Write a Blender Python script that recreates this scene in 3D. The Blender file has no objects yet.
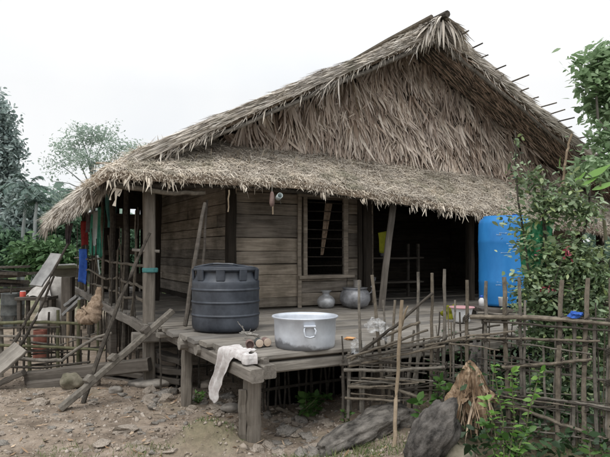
import bpy, bmesh, math, random
import numpy as np
from mathutils import Vector, Matrix, noise as mnoise

R = random.Random(7)
NR = np.random.RandomState(11)
scene = bpy.context.scene
COL = scene.collection
rad = math.radians

# ------------------------------------------------------------------ camera geometry (used to survey the photo)
CAM_H, F, CX, CY = 1.6, 600.0, 305.0, 228.5
PITCH = math.atan(21.5 / F)
CAM = Vector((0, 0, CAM_H))
def ray(x, y):
    a, b = (x - CX) / F, (CY - y) / F
    return Vector((a, math.cos(PITCH) - b * math.sin(PITCH), math.sin(PITCH) + b * math.cos(PITCH)))
def at(x, y, Y):
    d = ray(x, y); return CAM + d * (Y / d.y)
def onz(x, y, z):
    d = ray(x, y); return CAM + d * ((z - CAM_H) / d.z)
# house frame: u along the front, v into depth
HA = rad(27.0)
H0 = Vector((-1.83, 7.1, 0.0))
HM = Matrix.Translation(H0) @ Matrix.Rotation(HA, 4, 'Z')
HI = HM.inverted()
def hw(u, v, z): return HM @ Vector((u, v, z))
def hv(x, y, v):
    o = HI @ CAM; d = HI.to_3x3() @ ray(x, y)
    return o + d * ((v - o.y) / d.y)
def hl(p): return HI @ Vector(p)

# ------------------------------------------------------------------ materials
MATS = {}
def nt(name):
    m = bpy.data.materials.new(name); m.use_nodes = True
    t = m.node_tree; t.nodes.clear()
    return m, t
def node(t, typ, **kw):
    n = t.nodes.new(typ)
    for k, v in kw.items(): setattr(n, k, v)
    return n
def ramp(t, cols, fac):
    r = node(t, 'ShaderNodeValToRGB')
    e = r.color_ramp.elements
    while len(e) < len(cols): e.new(0.5)
    for i, (p, c) in enumerate(cols):
        e[i].position = p; e[i].color = (*c, 1)
    t.links.new(fac, r.inputs['Fac']); return r.outputs['Color']
def mixc(t, f, a, b, typ='MIX'):
    n = node(t, 'ShaderNodeMix', data_type='RGBA', blend_type=typ)
    for sock, val in ((n.inputs[0], f), (n.inputs[6], a), (n.inputs[7], b)):
        if isinstance(val, bpy.types.NodeSocket): t.links.new(val, sock)
        elif isinstance(val, (int, float)): sock.default_value = val
        else: sock.default_value = (*val, 1)
    return n.outputs[2]
def noise_tex(t, scale, stretch=(1, 1, 1), detail=5, rough=.6, dist=0):
    tc = node(t, 'ShaderNodeTexCoord'); mp = node(t, 'ShaderNodeMapping')
    mp.inputs['Scale'].default_value = stretch
    t.links.new(tc.outputs['Object'], mp.inputs['Vector'])
    n = node(t, 'ShaderNodeTexNoise'); n.inputs['Scale'].default_value = scale
    n.inputs['Detail'].default_value = detail; n.inputs['Roughness'].default_value = rough
    n.inputs['Distortion'].default_value = dist
    t.links.new(mp.outputs['Vector'], n.inputs['Vector'])
    return n.outputs['Fac']
def finish(t, color, rough=.85, bump=None, bstr=.4, bdist=.02, spec=.3, metal=0., trans=0., rough_sock=None):
    p = node(t, 'ShaderNodeBsdfPrincipled')
    if isinstance(color, bpy.types.NodeSocket): t.links.new(color, p.inputs['Base Color'])
    else: p.inputs['Base Color'].default_value = (*color, 1)
    p.inputs['Roughness'].default_value = rough
    if rough_sock is not None: t.links.new(rough_sock, p.inputs['Roughness'])
    p.inputs['Metallic'].default_value = metal
    p.inputs['Specular IOR Level'].default_value = spec
    if bump is not None:
        b = node(t, 'ShaderNodeBump'); b.inputs['Strength'].default_value = bstr; b.inputs['Distance'].default_value = bdist
        t.links.new(bump, b.inputs['Height']); t.links.new(b.outputs['Normal'], p.inputs['Normal'])
    o = node(t, 'ShaderNodeOutputMaterial')
    if trans > 0:
        tr = node(t, 'ShaderNodeBsdfTranslucent'); mx = node(t, 'ShaderNodeMixShader'); mx.inputs[0].default_value = trans
        if isinstance(color, bpy.types.NodeSocket): t.links.new(color, tr.inputs['Color'])
        else: tr.inputs['Color'].default_value = (*color, 1)
        t.links.new(p.outputs[0], mx.inputs[1]); t.links.new(tr.outputs[0], mx.inputs[2]); t.links.new(mx.outputs[0], o.inputs[0])
    else:
        t.links.new(p.outputs[0], o.inputs[0])
def island(t): return node(t, 'ShaderNodeNewGeometry').outputs['Random Per Island']

def m_wood(name, dark, light, axis='z', wear=.5, scale=9, bstr=.5):
    m, t = nt(name)
    st = {'x': (.12, 1.6, 1.6), 'y': (1.6, .12, 1.6), 'z': (1.6, 1.6, .12), 'n': (1, 1, 1)}[axis]
    g = noise_tex(t, scale * 2.2, st, 6, .7, .6)
    b = noise_tex(t, 2.2, (1, 1, 1), 4, .6)
    c = ramp(t, [(.3, dark), (.55, tuple((a + b_) / 2 for a, b_ in zip(dark, light))), (.75, light)], g)
    isl = ramp(t, [(0, (.55, .55, .56)), (.5, (.95, .93, .9)), (1, (1.25, 1.2, 1.12))], island(t))
    c = mixc(t, .85, c, isl, 'MULTIPLY')
    bl = ramp(t, [(.35, (.45, .44, .42)), (.62, (1.1, 1.1, 1.1))], b)
    c = mixc(t, wear, c, bl, 'MULTIPLY')
    finish(t, c, .9, g, bstr, .012, .2)
    return m
def m_thatch(name, cols, mott=.6, moss=None, trans=0., scale=1.3):
    m, t = nt(name)
    n = len(cols) - 1
    c = ramp(t, [(i / n, k) for i, k in enumerate(cols)], island(t))
    b = noise_tex(t, scale, (1, 1, 1), 5, .65)
    bl = ramp(t, [(.3, (.42, .41, .40)), (.5, (.9, .9, .9)), (.7, (1.25, 1.22, 1.15))], b)
    c = mixc(t, mott, c, bl, 'MULTIPLY')
    if moss:
        mo = ramp(t, [(.55, (0, 0, 0)), (.7, (1, 1, 1))], noise_tex(t, 2.1, (1, 1, 1), 4, .6))
        c = mixc(t, mo, c, mixc(t, .7, c, moss))
    finish(t, c, .92, noise_tex(t, 60, (1, 1, 1), 2), .3, .01, .15, trans=trans)
    return m
def m_leaf(name, cols, rough=.5, trans=.3, spec=.4):
    m, t = nt(name); n = len(cols) - 1
    c = ramp(t, [(i / n, k) for i, k in enumerate(cols)], island(t))
    b = ramp(t, [(.3, (.6, .6, .62)), (.7, (1.2, 1.2, 1.15))], noise_tex(t, 1.4, (1, 1, 1), 3))
    c = mixc(t, .7, c, b, 'MULTIPLY')
    finish(t, c, rough, None, spec=spec, trans=trans)
    return m
def m_noise(name, c1, c2, scale=8, rough=.8, bstr=.4, bdist=.02, spec=.3, metal=0, stretch=(1, 1, 1), detail=6, trans=0., lo=.35, hi=.68, rvar=None):
    m, t = nt(name)
    f = noise_tex(t, scale, stretch, detail, .65)
    c = ramp(t, [(lo, c1), (hi, c2)], f)
    rs = None
    if rvar:
        rr = ramp(t, [(.3, (rvar[0],) * 3), (.7, (rvar[1],) * 3)], noise_tex(t, scale * .7, stretch, 4)); rs = rr
    finish(t, c, rough, f, bstr, bdist, spec, metal, trans, rs)
    return m

M = {}
M['thatch_pent'] = m_thatch('thatch_pent', [(.24, .20, .16), (.54, .475, .39), (.70, .625, .53), (.58, .53, .46), (.84, .77, .67)], .6, (.24, .23, .16), scale=2.4)
M['thatch_roof'] = m_thatch('thatch_roof', [(.27, .24, .21), (.50, .455, .40), (.64, .59, .52), (.56, .525, .485), (.78, .73, .65)], .55, (.28, .27, .21), scale=2.)
M['thatch_fringe'] = m_thatch('thatch_fringe', [(.32, .275, .22), (.60, .53, .44), (.80, .725, .62), (.48, .43, .36)], .55, scale=3)
M['thatch_gable'] = m_thatch('thatch_gable', [(.27, .205, .165), (.54, .44, .365), (.70, .59, .50), (.60, .51, .445), (.40, .32, .265), (.80, .70, .61)], .55, None, 0, 1.6)
M['gable_brown'] = m_thatch('gable_brown', [(.19, .14, .11), (.42, .325, .26), (.54, .435, .36), (.30, .225, .18)], .6, None, 0, 1.8)
M['gable_pale'] = m_thatch('gable_pale', [(.48, .395, .325), (.70, .60, .505), (.86, .77, .67), (.58, .48, .41)], .55, None, 0, 1.8)
M['thatch_dark'] = m_noise('thatch_dark', (.035, .028, .022), (.09, .072, .055), 14, .95, .8, .03, .1)
M['thatch_under'] = m_noise('thatch_under', (.08, .06, .044), (.30, .235, .175), 18, .95, .8, .03, .1, stretch=(.4, 1.5, 1))
M['wall_x'] = m_wood('wall_plank', (.17, .147, .122), (.53, .47, .40), 'x', .8, 7)
M['wall_y'] = m_wood('side_plank', (.16, .145, .125), (.46, .42, .375), 'y', .75, 7)
M['wood_x'] = m_wood('deck_wood', (.14, .13, .118), (.36, .34, .31), 'x', .55, 7)
M['wood_y'] = m_wood('beam_wood', (.11, .10, .09), (.31, .29, .265), 'y', .5, 7)
M['wood_z'] = m_wood('post_wood', (.10, .09, .078), (.29, .265, .235), 'z', .5, 7)
M['wood_n'] = m_wood('timber_wood', (.06, .053, .046), (.17, .155, .14), 'x', .5, 7)
M['soot'] = m_wood('sooty_wood', (.018, .0155, .013), (.07, .059, .049), 'z', .4, 7)
M['soot_x'] = m_wood('sooty_plank', (.06, .052, .045), (.21, .18, .15), 'x', .4, 7)
M['pole'] = m_wood('pole_bark', (.075, .065, .053), (.23, .205, .17), 'n', .5, 9)
M['pole_dark'] = m_wood('dark_pole', (.036, .032, .028), (.13, .117, .102), 'n', .5, 9)
M['bamboo'] = m_wood('old_bamboo', (.085, .074, .06), (.28, .245, .20), 'n', .5, 8)
M['bamboo_grey'] = m_wood('grey_bamboo', (.09, .083, .074), (.285, .265, .235), 'n', .5, 8)
M['bamboo_green'] = m_wood('green_bamboo', (.075, .078, .045), (.18, .18, .115), 'n', .4, 8)
M['reed'] = m_wood('pale_stick', (.19, .15, .105), (.37, .305, .23), 'n', .4, 8)
M['rock'] = m_noise('rock', (.17, .155, .138), (.40, .37, .33), 6, .9, .7, .03, .2)
M['rock_brown'] = m_noise('rock_brown', (.23, .195, .16), (.50, .435, .37), 7, .9, .7, .03, .2)
M['rock_moss'] = m_noise('rock_moss', (.10, .095, .065), (.29, .26, .205), 5, .95, .7, .03, .15)
M['mound'] = m_noise('mossy_earth', (.10, .10, .05), (.27, .22, .17), 3.5, .95, 1.0, .05, .1, detail=9)
M['stump_x'] = m_noise('weathered_log', (.04, .037, .034), (.25, .23, .205), 10, .95, 1.0, .05, .15, stretch=(.8, 1.2, 1.2), detail=8)
M['stump'] = m_noise('stump', (.03, .028, .026), (.19, .175, .16), 10, .95, 1.0, .05, .15, stretch=(1.2, 1.2, .8), detail=8)
M['tank'] = m_noise('tank_plastic', (.016, .020, .028), (.062, .072, .090), 4, .45, .1, .003, .45, rvar=(.35, .62))
M['alu'] = m_noise('aluminium', (.42, .45, .50), (.62, .66, .72), 5, .4, .05, .002, .5, .35, rvar=(.33, .55))
M['alu_dull'] = m_noise('dull_aluminium', (.30, .305, .315), (.60, .61, .63), 9, .45, .15, .004, .5, .45, rvar=(.3, .6))
M['alu_soot'] = m_noise('sooty_aluminium', (.16, .16, .17), (.46, .47, .50), 7, .5, .15, .004, .5, .4, rvar=(.35, .65))
M['blue_drum'] = m_noise('blue_plastic', (.012, .15, .42), (.03, .225, .56), 5, .45, .03, .002, .4, stretch=(1, 1, .5), rvar=(.35, .6), lo=.3, hi=.72, detail=8)
M['white_scuff'] = m_noise('scuffed_white_print', (.03, .225, .55), (.42, .52, .62), 60, .7, 0, .001, .2)
M['white_cloth'] = m_noise('white_cloth', (.50, .455, .445), (.70, .69, .68), 22, .95, .3, .01, .1, trans=.15)
M['pinkmark'] = m_noise('pink_cloth', (.50, .20, .22), (.62, .33, .34), 9, .95, .3, .01, .1)
M['green_cloth'] = m_noise('green_cloth', (.05, .25, .18), (.12, .42, .31), 7, .9, .3, .01, .1, trans=.3)
M['leaf_cloth'] = m_noise('mint_cloth', (.03, .26, .11), (.20, .60, .36), 22, .9, .3, .01, .1, trans=.3)
M['red_cloth'] = m_noise('red_cloth', (.20, .025, .025), (.34, .055, .05), 7, .9, .3, .01, .1, trans=.2)
M['blue_cloth'] = m_noise('blue_cloth', (.03, .085, .36), (.07, .17, .56), 7, .9, .3, .01, .1, trans=.1)
M['teal_cloth'] = m_noise('teal_cloth', (.06, .19, .19), (.12, .29, .28), 7, .9, .3, .01, .1, trans=.1)
M['grey_cloth'] = m_noise('grey_cloth', (.05, .045, .05), (.14, .12, .13), 7, .9, .3, .01, .1)
M['yellow_cloth'] = m_noise('yellow_cloth', (.11, .12, .012), (.21, .21, .02), 8, .9, .3, .01, .1)
M['pale_cloth'] = m_noise('pale_cloth', (.40, .46, .46), (.56, .62, .62), 8, .9, .3, .01, .1)
M['burlap'] = m_noise('burlap', (.20, .145, .10), (.40, .31, .235), 26, .98, .7, .012, .05)
M['iron'] = m_noise('grey_iron', (.035, .04, .04), (.11, .115, .11), 6, .6, .2, .006, .4, .3)
M['rust'] = m_noise('rusty_iron', (.09, .035, .025), (.20, .08, .06), 9, .9, .5, .01, .2)
M['tin'] = m_noise('tin', (.30, .28, .26), (.46, .43, .40), 9, .5, .2, .004, .4, .4)
M['clay'] = m_noise('brown_label', (.13, .08, .07), (.25, .18, .16), 9, .7, .3, .006, .3)
M['cream'] = m_noise('cream_lid', (.42, .32, .24), (.60, .50, .41), 9, .7, .3, .006, .3)
M['wire'] = m_noise('wire', (.20, .19, .17), (.38, .36, .33), 9, .6, .2, .004, .4, .3)
M['white_plastic'] = m_noise('white_plastic', (.55, .56, .57), (.72, .72, .72), 5, .5, .1, .003, .4)
M['pink_plastic'] = m_noise('pink_plastic', (.50, .25, .27), (.58, .36, .37), 5, .5, .1, .003, .4)
M['blue_plastic'] = m_noise('small_blue_plastic', (.02, .06, .35), (.04, .12, .5), 5, .4, .1, .003, .4)
M['red_plastic'] = m_noise('red_plastic', (.45, .06, .04), (.6, .1, .07), 5, .5, .1, .003, .4)
M['orange'] = m_noise('orange_peel', (.55, .25, .09), (.66, .40, .2), 9, .7, .3, .006, .3)
M['sheet_metal'] = m_noise('weathered_sheet', (.14, .14, .14), (.33, .33, .32), 3, .8, .4, .01, .3)
M['pale_sack'] = m_noise('pale_sacking', (.30, .285, .265), (.50, .48, .455), 6, .95, .4, .02, .1)
M['black'] = m_noise('shade_black', (.004, .004, .004), (.012, .011, .010), 6, .95, .1, .01, .05)  # near-black that paints in the shade under the deck
M['bark'] = m_noise('bark', (.08, .075, .065), (.20, .185, .16), 9, .95, .8, .03, .1, stretch=(1, 1, .2))
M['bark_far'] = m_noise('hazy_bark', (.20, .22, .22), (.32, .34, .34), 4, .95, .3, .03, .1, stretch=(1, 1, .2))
M['leaf_bush'] = m_leaf('bush_leaf', [(.07, .115, .055), (.14, .21, .10), (.21, .30, .15), (.31, .39, .25), (.30, .37, .14)], .38, .2, .5)
M['leaf_bright'] = m_leaf('bright_leaf', [(.07, .17, .03), (.13, .28, .05), (.21, .40, .08), (.28, .46, .13)], .45, .4)
M['leaf_fresh'] = m_leaf('fresh_leaf', [(.045, .11, .025), (.075, .17, .04), (.12, .23, .06)], .45, .35)
M['leaf_dark'] = m_leaf('dark_leaf', [(.015, .035, .014), (.03, .065, .025), (.05, .10, .04)], .45, .2)
M['leaf_tree'] = m_leaf('tree_leaf', [(.18, .28, .14), (.25, .37, .20), (.32, .45, .26), (.42, .54, .36)], .5, .4)
M['leaf_airy'] = m_leaf('airy_leaf', [(.34, .43, .37), (.42, .50, .44), (.48, .57, .50)], .7, .4, .2)  # paled and greyed: distance haze is part of this leaf colour
M['leaf_far'] = m_leaf('far_haze_leaf', [(.25, .325, .32), (.32, .395, .385), (.38, .45, .44), (.44, .51, .495)], .7, .25, .2)  # distance haze painted into the leaf colour, bluish and lightened
M['leaf_hazy'] = m_leaf('hazy_leaf', [(.13, .21, .17), (.18, .27, .215), (.23, .33, .27), (.28, .37, .32)], .7, .35, .2)  # haze of the far trees mixed into their green
M['leaf_mid'] = m_leaf('mid_leaf', [(.05, .095, .06), (.08, .15, .09), (.11, .20, .12), (.15, .25, .15)], .6, .3, .3)
M['leaf_low'] = m_leaf('low_leaf', [(.06, .12, .05), (.09, .17, .07), (.13, .22, .10)], .6, .3, .3)
M['leaf_pink'] = m_leaf('pink_leaf', [(.22, .03, .05), (.42, .08, .12), (.5, .16, .2)], .5, .3)
M['leaf_dry'] = m_thatch('dry_leaf', [(.12, .075, .045), (.26, .175, .11), (.37, .27, .185), (.52, .42, .32)], .5, scale=6)
def m_sheath():
    m, t = nt('palm_sheath'); f = noise_tex(t, 26, (1, 1, .10), 6, .7); b = noise_tex(t, 5, (1, 1, 1), 4)
    c = ramp(t, [(.32, (.10, .06, .038)), (.5, (.27, .19, .125)), (.68, (.50, .40, .30))], f)
    c = mixc(t, .8, c, ramp(t, [(.35, (.45, .42, .4)), (.62, (1.15, 1.15, 1.12))], b), 'MULTIPLY')
    finish(t, c, .85, f, .6, .008, .2); return m
M['sheath'] = m_sheath()
M['grass'] = m_leaf('grass_blade', [(.06, .10, .03), (.10, .16, .05), (.17, .22, .08), (.24, .24, .12)], .6, .3)

def m_pot():
    m, t = nt('pot_aluminium'); f = noise_tex(t, 5, (1, 1, 1), 6); f2 = noise_tex(t, 14, (1, 1, 1), 6)
    c = ramp(t, [(.35, (.46, .49, .54)), (.68, (.66, .70, .76))], f)
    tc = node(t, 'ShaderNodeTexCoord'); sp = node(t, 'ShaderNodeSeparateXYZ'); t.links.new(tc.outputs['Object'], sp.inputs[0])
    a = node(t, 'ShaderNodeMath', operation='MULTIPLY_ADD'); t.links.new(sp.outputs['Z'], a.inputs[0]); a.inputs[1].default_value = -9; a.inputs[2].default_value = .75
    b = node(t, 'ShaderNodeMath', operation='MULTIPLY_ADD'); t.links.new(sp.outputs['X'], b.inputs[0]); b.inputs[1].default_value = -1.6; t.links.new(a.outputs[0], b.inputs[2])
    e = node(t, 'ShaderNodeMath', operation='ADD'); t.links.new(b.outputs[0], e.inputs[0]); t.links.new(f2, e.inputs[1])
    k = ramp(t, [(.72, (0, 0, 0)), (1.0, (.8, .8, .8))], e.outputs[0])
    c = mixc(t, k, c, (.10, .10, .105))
    finish(t, c, .42, f, .05, .002, .5, .3); return m
M['pot'] = m_pot()
def m_glass_bag():
    m, t = nt('clear_bag')
    p = node(t, 'ShaderNodeBsdfPrincipled'); p.inputs['Base Color'].default_value = (.8, .82, .84, 1); p.inputs['Roughness'].default_value = .25
    tr = node(t, 'ShaderNodeBsdfTransparent'); mx = node(t, 'ShaderNodeMixShader'); o = node(t, 'ShaderNodeOutputMaterial')
    f = ramp(t, [(.42, (.05,) * 3), (.7, (.42,) * 3)], noise_tex(t, 25, (1, 1, 1), 4))
    t.links.new(f, mx.inputs[0]); t.links.new(tr.outputs[0], mx.inputs[1]); t.links.new(p.outputs[0], mx.inputs[2]); t.links.new(mx.outputs[0], o.inputs[0])
    return m
M['bag'] = m_glass_bag()

def m_ground():
    m, t = nt('dirt')
    a = noise_tex(t, .9, (1, 1, 1), 8, .7); b = noise_tex(t, 16, (1, 1, 1), 6, .75); c_ = noise_tex(t, 3.2, (1, 1, 1), 6, .65, .5)
    c = ramp(t, [(.30, (.15, .12, .093)), (.5, (.30, .245, .195)), (.68, (.39, .33, .275))], c_)
    c = mixc(t, .7, c, ramp(t, [(.3, (.5, .5, .5)), (.5, (.95, .95, .95)), (.7, (1.3, 1.28, 1.25))], b), 'MULTIPLY')
    c = mixc(t, .5, c, ramp(t, [(.35, (.7, .68, .66)), (.65, (1.15, 1.13, 1.1))], a), 'MULTIPLY')
    # grass cover far from the house and in scattered patches
    tc = node(t, 'ShaderNodeTexCoord'); sp = node(t, 'ShaderNodeSeparateXYZ'); t.links.new(tc.outputs['Object'], sp.inputs[0])
    mr = node(t, 'ShaderNodeMapRange'); mr.inputs[1].default_value = 13; mr.inputs[2].default_value = 22
    t.links.new(sp.outputs['Y'], mr.inputs[0])
    ad = node(t, 'ShaderNodeMath', operation='MULTIPLY_ADD'); t.links.new(a, ad.inputs[0]); ad.inputs[1].default_value = 1.6; ad.inputs[2].default_value = -.85
    su = node(t, 'ShaderNodeMath', operation='ADD', use_clamp=True); t.links.new(mr.outputs[0], su.inputs[0]); t.links.new(ad.outputs[0], su.inputs[1])
    gr = ramp(t, [(.3, (.06, .10, .035)), (.7, (.13, .17, .07))], b)
    c = mixc(t, su.outputs[0], c, gr)
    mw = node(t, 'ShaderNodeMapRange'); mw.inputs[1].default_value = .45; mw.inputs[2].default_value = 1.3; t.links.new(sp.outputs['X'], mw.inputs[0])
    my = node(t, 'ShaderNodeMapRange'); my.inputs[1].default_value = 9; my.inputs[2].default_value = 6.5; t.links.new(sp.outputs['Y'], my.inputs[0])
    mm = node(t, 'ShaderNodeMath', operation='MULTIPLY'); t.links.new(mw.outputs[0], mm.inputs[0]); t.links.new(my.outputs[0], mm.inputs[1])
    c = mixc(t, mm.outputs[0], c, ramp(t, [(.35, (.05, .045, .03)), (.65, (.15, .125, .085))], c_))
    di = node(t, 'ShaderNodeVectorMath', operation='DISTANCE'); t.links.new(tc.outputs['Object'], di.inputs[0]); di.inputs[1].default_value = (-.78, 4.95, .1)
    m2 = node(t, 'ShaderNodeMapRange'); m2.inputs[1].default_value = .42; m2.inputs[2].default_value = .12; t.links.new(di.outputs['Value'], m2.inputs[0])
    m3 = node(t, 'ShaderNodeMath', operation='MULTIPLY', use_clamp=True); t.links.new(m2.outputs[0], m3.inputs[0]); t.links.new(ramp(t, [(.36, (.15,) * 3), (.6, (.85,) * 3)], c_), m3.inputs[1])
    c = mixc(t, m3.outputs[0], c, ramp(t, [(.3, (.07, .075, .035)), (.7, (.20, .19, .10))], b))
    h = node(t, 'ShaderNodeMath', operation='ADD'); t.links.new(b, h.inputs[0]); t.links.new(c_, h.inputs[1])
    finish(t, c, .95, h.outputs[0], .9, .03, .15)
    return m
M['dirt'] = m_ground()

# ------------------------------------------------------------------ object helpers
def tag(o, label, cat, group=None, kind=None):
    if label: o['label'] = label
    if cat: o['category'] = cat
    if group: o['group'] = group
    if kind: o['kind'] = kind
    return o
def thing(name, label, cat, loc=(0, 0, 0), rz=0, group=None):
    o = bpy.data.objects.new(name, None); COL.objects.link(o)
    o.location = loc; o.rotation_euler = (0, 0, rz); o.empty_display_size = .1
    return tag(o, label, cat, group)
def link(name, me, mat, parent=None, smooth=False):
    o = bpy.data.objects.new(name, me); COL.objects.link(o)
    if mat is not None and not me.materials: me.materials.append(mat)
    if parent is not None: o.parent = parent
    if smooth: me.polygons.foreach_set('use_smooth', [True] * len(me.polygons))
    return o
class MB:
    def __init__(s): s.v = []; s.f = []
    def add(s, vs, fs):
        n = len(s.v); s.v += [tuple(v) for v in vs]; s.f += [tuple(i + n for i in f) for f in fs]
    def beam(s, p0, p1, w, h, up=(0, 0, 1), ch=.12, segs=3, jit=.004, taper=1.):
        """a sawn timber with chamfered edges and a slightly uneven length"""
        p0, p1 = Vector(p0), Vector(p1); d = (p1 - p0).normalized(); up = Vector(up)
        if abs(d.dot(up)) > .98: up = Vector((1, 0, 0))
        sd = d.cross(up).normalized(); un = sd.cross(d).normalized()
        c = min(w, h) * ch; a, b = w / 2, h / 2
        prof = [(a, b - c), (a - c, b), (-a + c, b), (-a, b - c), (-a, -b + c), (-a + c, -b), (a - c, -b), (a, -b + c)]
        vs = []; fs = []
        for i in range(segs + 1):
            k = i / segs; q = p0.lerp(p1, k); tp = 1 + (taper - 1) * k
            ox, oy = R.uniform(-jit, jit), R.uniform(-jit, jit)
            for (x, y) in prof:
                vs.append(q + sd * (x * tp + ox + R.uniform(-jit, jit) * .4) + un * (y * tp + oy + R.uniform(-jit, jit) * .4))
        for i in range(segs):
            for j in range(8):
                fs.append((i * 8 + j, i * 8 + (j + 1) % 8, (i + 1) * 8 + (j + 1) % 8, (i + 1) * 8 + j))
        fs.append(tuple(range(7, -1, -1))); fs.append(tuple(segs * 8 + j for j in range(8)))
        s.add(vs, fs)
    def pole(s, pts, r0, r1=None, n=8, wob=0., sub=4, knots=0.):
        """a round stick through the points, tapering, slightly crooked"""
        r1 = r0 if r1 is None else r1
        pts = [Vector(p) for p in pts]; q = []
        for a, b in zip(pts[:-1], pts[1:]):
            for i in range(sub): q.append(a.lerp(b, i / sub))
        q.append(pts[-1])
        if wob:
            for i in range(1, len(q) - 1): q[i] = q[i] + Vector((R.uniform(-wob, wob), R.uniform(-wob, wob), R.uniform(-wob, wob)))
        vs = []; fs = []; N = len(q)
        for i, p in enumerate(q):
            d = (q[min(i + 1, N - 1)] - q[max(i - 1, 0)]).normalized()
            up = Vector((0, 0, 1)) if abs(d.z) < .9 else Vector((1, 0, 0))
            a = d.cross(up).normalized(); b = a.cross(d)
            r = (r0 + (r1 - r0) * i / (N - 1)) * (1 + R.uniform(-.06, .06) + (knots if i % 3 == 0 else 0))
            for j in range(n):
                t = 2 * math.pi * j / n; vs.append(p + a * (math.cos(t) * r) + b * (math.sin(t) * r))
        for i in range(N - 1):
            for j in range(n): fs.append((i * n + j, i * n + (j + 1) % n, (i + 1) * n + (j + 1) % n, (i + 1) * n + j))
        fs.append(tuple(range(n - 1, -1, -1))); fs.append(tuple((N - 1) * n + j for j in range(n)))
        s.add(vs, fs)
    def lathe(s, prof, c=(0, 0, 0), n=40, jit=0.):
        c = Vector(c); vs = []; fs = []
        for (r, z) in prof:
            for j in range(n):
                t = 2 * math.pi * j / n; k = 1 + R.uniform(-jit, jit); vs.append(c + Vector((r * k * math.cos(t), r * k * math.sin(t), z)))
        for i in range(len(prof) - 1):
            for j in range(n): fs.append((i * n + j, i * n + (j + 1) % n, (i + 1) * n + (j + 1) % n, (i + 1) * n + j))
        if prof[0][0] > 1e-4: fs.append(tuple(range(n - 1, -1, -1)))
        if prof[-1][0] > 1e-4: fs.append(tuple((len(prof) - 1) * n + j for j in range(n)))
        s.add(vs, fs)
    def grid(s, P, nu, nv):
        """P: (nu+1)*(nv+1) points row by row"""
        s.add(P, [(i * (nv + 1) + j, (i + 1) * (nv + 1) + j, (i + 1) * (nv + 1) + j + 1, i * (nv + 1) + j + 1) for i in range(nu) for j in range(nv)])
    def build(s, name, mat, parent=None, smooth=False):
        me = bpy.data.meshes.new(name); me.from_pydata(s.v, [], s.f); me.update()
        return link(name, me, mat, parent, smooth)
def mesh_np(name, V, Q, mat, parent=None, smooth=False):
    me = bpy.data.meshes.new(name); k = Q.shape[1]
    me.vertices.add(len(V)); me.vertices.foreach_set('co', np.ascontiguousarray(V, dtype=np.float32).ravel())
    me.loops.add(Q.size); me.loops.foreach_set('vertex_index', Q.astype(np.int32).ravel())
    me.polygons.add(len(Q)); me.polygons.foreach_set('loop_start', np.arange(0, Q.size, k, dtype=np.int32)); 
    try: me.polygons.foreach_set('loop_total', np.full(len(Q), k, dtype=np.int32))
    except Exception: pass
    me.update(calc_edges=True); me.validate()
    return link(name, me, mat, parent, smooth)
def nrmz(a): return a / np.maximum(np.linalg.norm(a, axis=1, keepdims=True), 1e-9)
def blade_arrays(base, d, n, L, W, lift=0., curl=0., prof=(1., .95, .15), droop=0., roll=.5, fold=0.):
    N = len(base); rows = len(prof); d = nrmz(d); n = nrmz(n)
    sd = nrmz(np.cross(d, n)); n2 = np.cross(sd, d)
    a = NR.uniform(-roll, roll, (N, 1)); sd = sd * np.cos(a) + n2 * np.sin(a)
    V = np.empty((N, rows * 2, 3))
    L = np.asarray(L).reshape(-1, 1) * np.ones((N, 1)); W = np.asarray(W).reshape(-1, 1) * np.ones((N, 1))
    lift = np.asarray(lift).reshape(-1, 1); curl = np.asarray(curl).reshape(-1, 1); droop = np.asarray(droop).reshape(-1, 1)
    for i in range(rows):
        t = i / (rows - 1)
        p = base + d * L * t + n2 * (lift * t + curl * t * t)
        p[:, 2:3] -= droop * t * t
        V[:, 2 * i] = p - sd * W * prof[i] * .5; V[:, 2 * i + 1] = p + sd * W * prof[i] * .5
    idx = (np.arange(N) * rows * 2).reshape(-1, 1)
    Q = np.concatenate([idx + np.array([[2 * i, 2 * i + 1, 2 * i + 3, 2 * i + 2]]) for i in range(rows - 1)], 0)
    return V.reshape(-1, 3), Q
def merge(*arr):
    V, Q, n = [], [], 0
    for v, q in arr: V.append(v); Q.append(q + n); n += len(v)
    return np.concatenate(V), np.concatenate(Q)
def fbm(x, y, s=1., seed=0.):
    x = np.asarray(x) * s; y = np.asarray(y) * s; r = 0; a = 1.; 
    for i in range(5):
        r = r + a * np.sin(x * 1.7 + y * .9 + seed + i * 2.1) * np.cos(y * 1.9 - x * .8 + seed * 1.7 + i)
        x, y = x * 1.9 + .5, y * 1.9 - .3; a *= .55
    return r * .5

# ------------------------------------------------------------------ ground
def sstep(x, a, b):
    t = np.clip((np.asarray(x, dtype=float) - a) / (b - a), 0, 1); return t * t * (3 - 2 * t)
def gz(x, y):
    x = np.asarray(x, dtype=float); y = np.asarray(y, dtype=float)
    near = 1 - sstep(np.hypot(x, y - 6), 9, 20)
    m = .17 * sstep(x, -.1, .9) * (1 - sstep(y, 6, 9)) * (1 - sstep(x, 7, 12))
    bank = .20 * np.exp(-(np.abs((x + .78) / .27) ** 2.6 + np.abs((y - 4.95) / .2) ** 2.6)) * (1 + .25 * fbm(x, y, 7., 2.))
    return m + bank + near * (.032 * fbm(x, y, 1.4, 1.) + .018 * fbm(x, y, 5.5, 3.) + .008 * fbm(x, y, 13., 6.)) + .5 * fbm(x, y, .02, 5.) * sstep(np.hypot(x, y), 30, 90)
def g1(x, y): return float(gz(np.array([x]), np.array([y]))[0])
def gp(x, y):
    """where the photo's pixel meets the ground"""
    p = onz(x, y, 0)
    for _ in range(6): p = onz(x, y, g1(p.x, p.y))
    return p
xs = np.concatenate([[-600, -300, -150, -80, -50, -32, -22, -16, -12], np.linspace(-9, 6, 240), [8, 10, 13, 18, 26, 40, 70, 140, 300, 600]])
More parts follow.
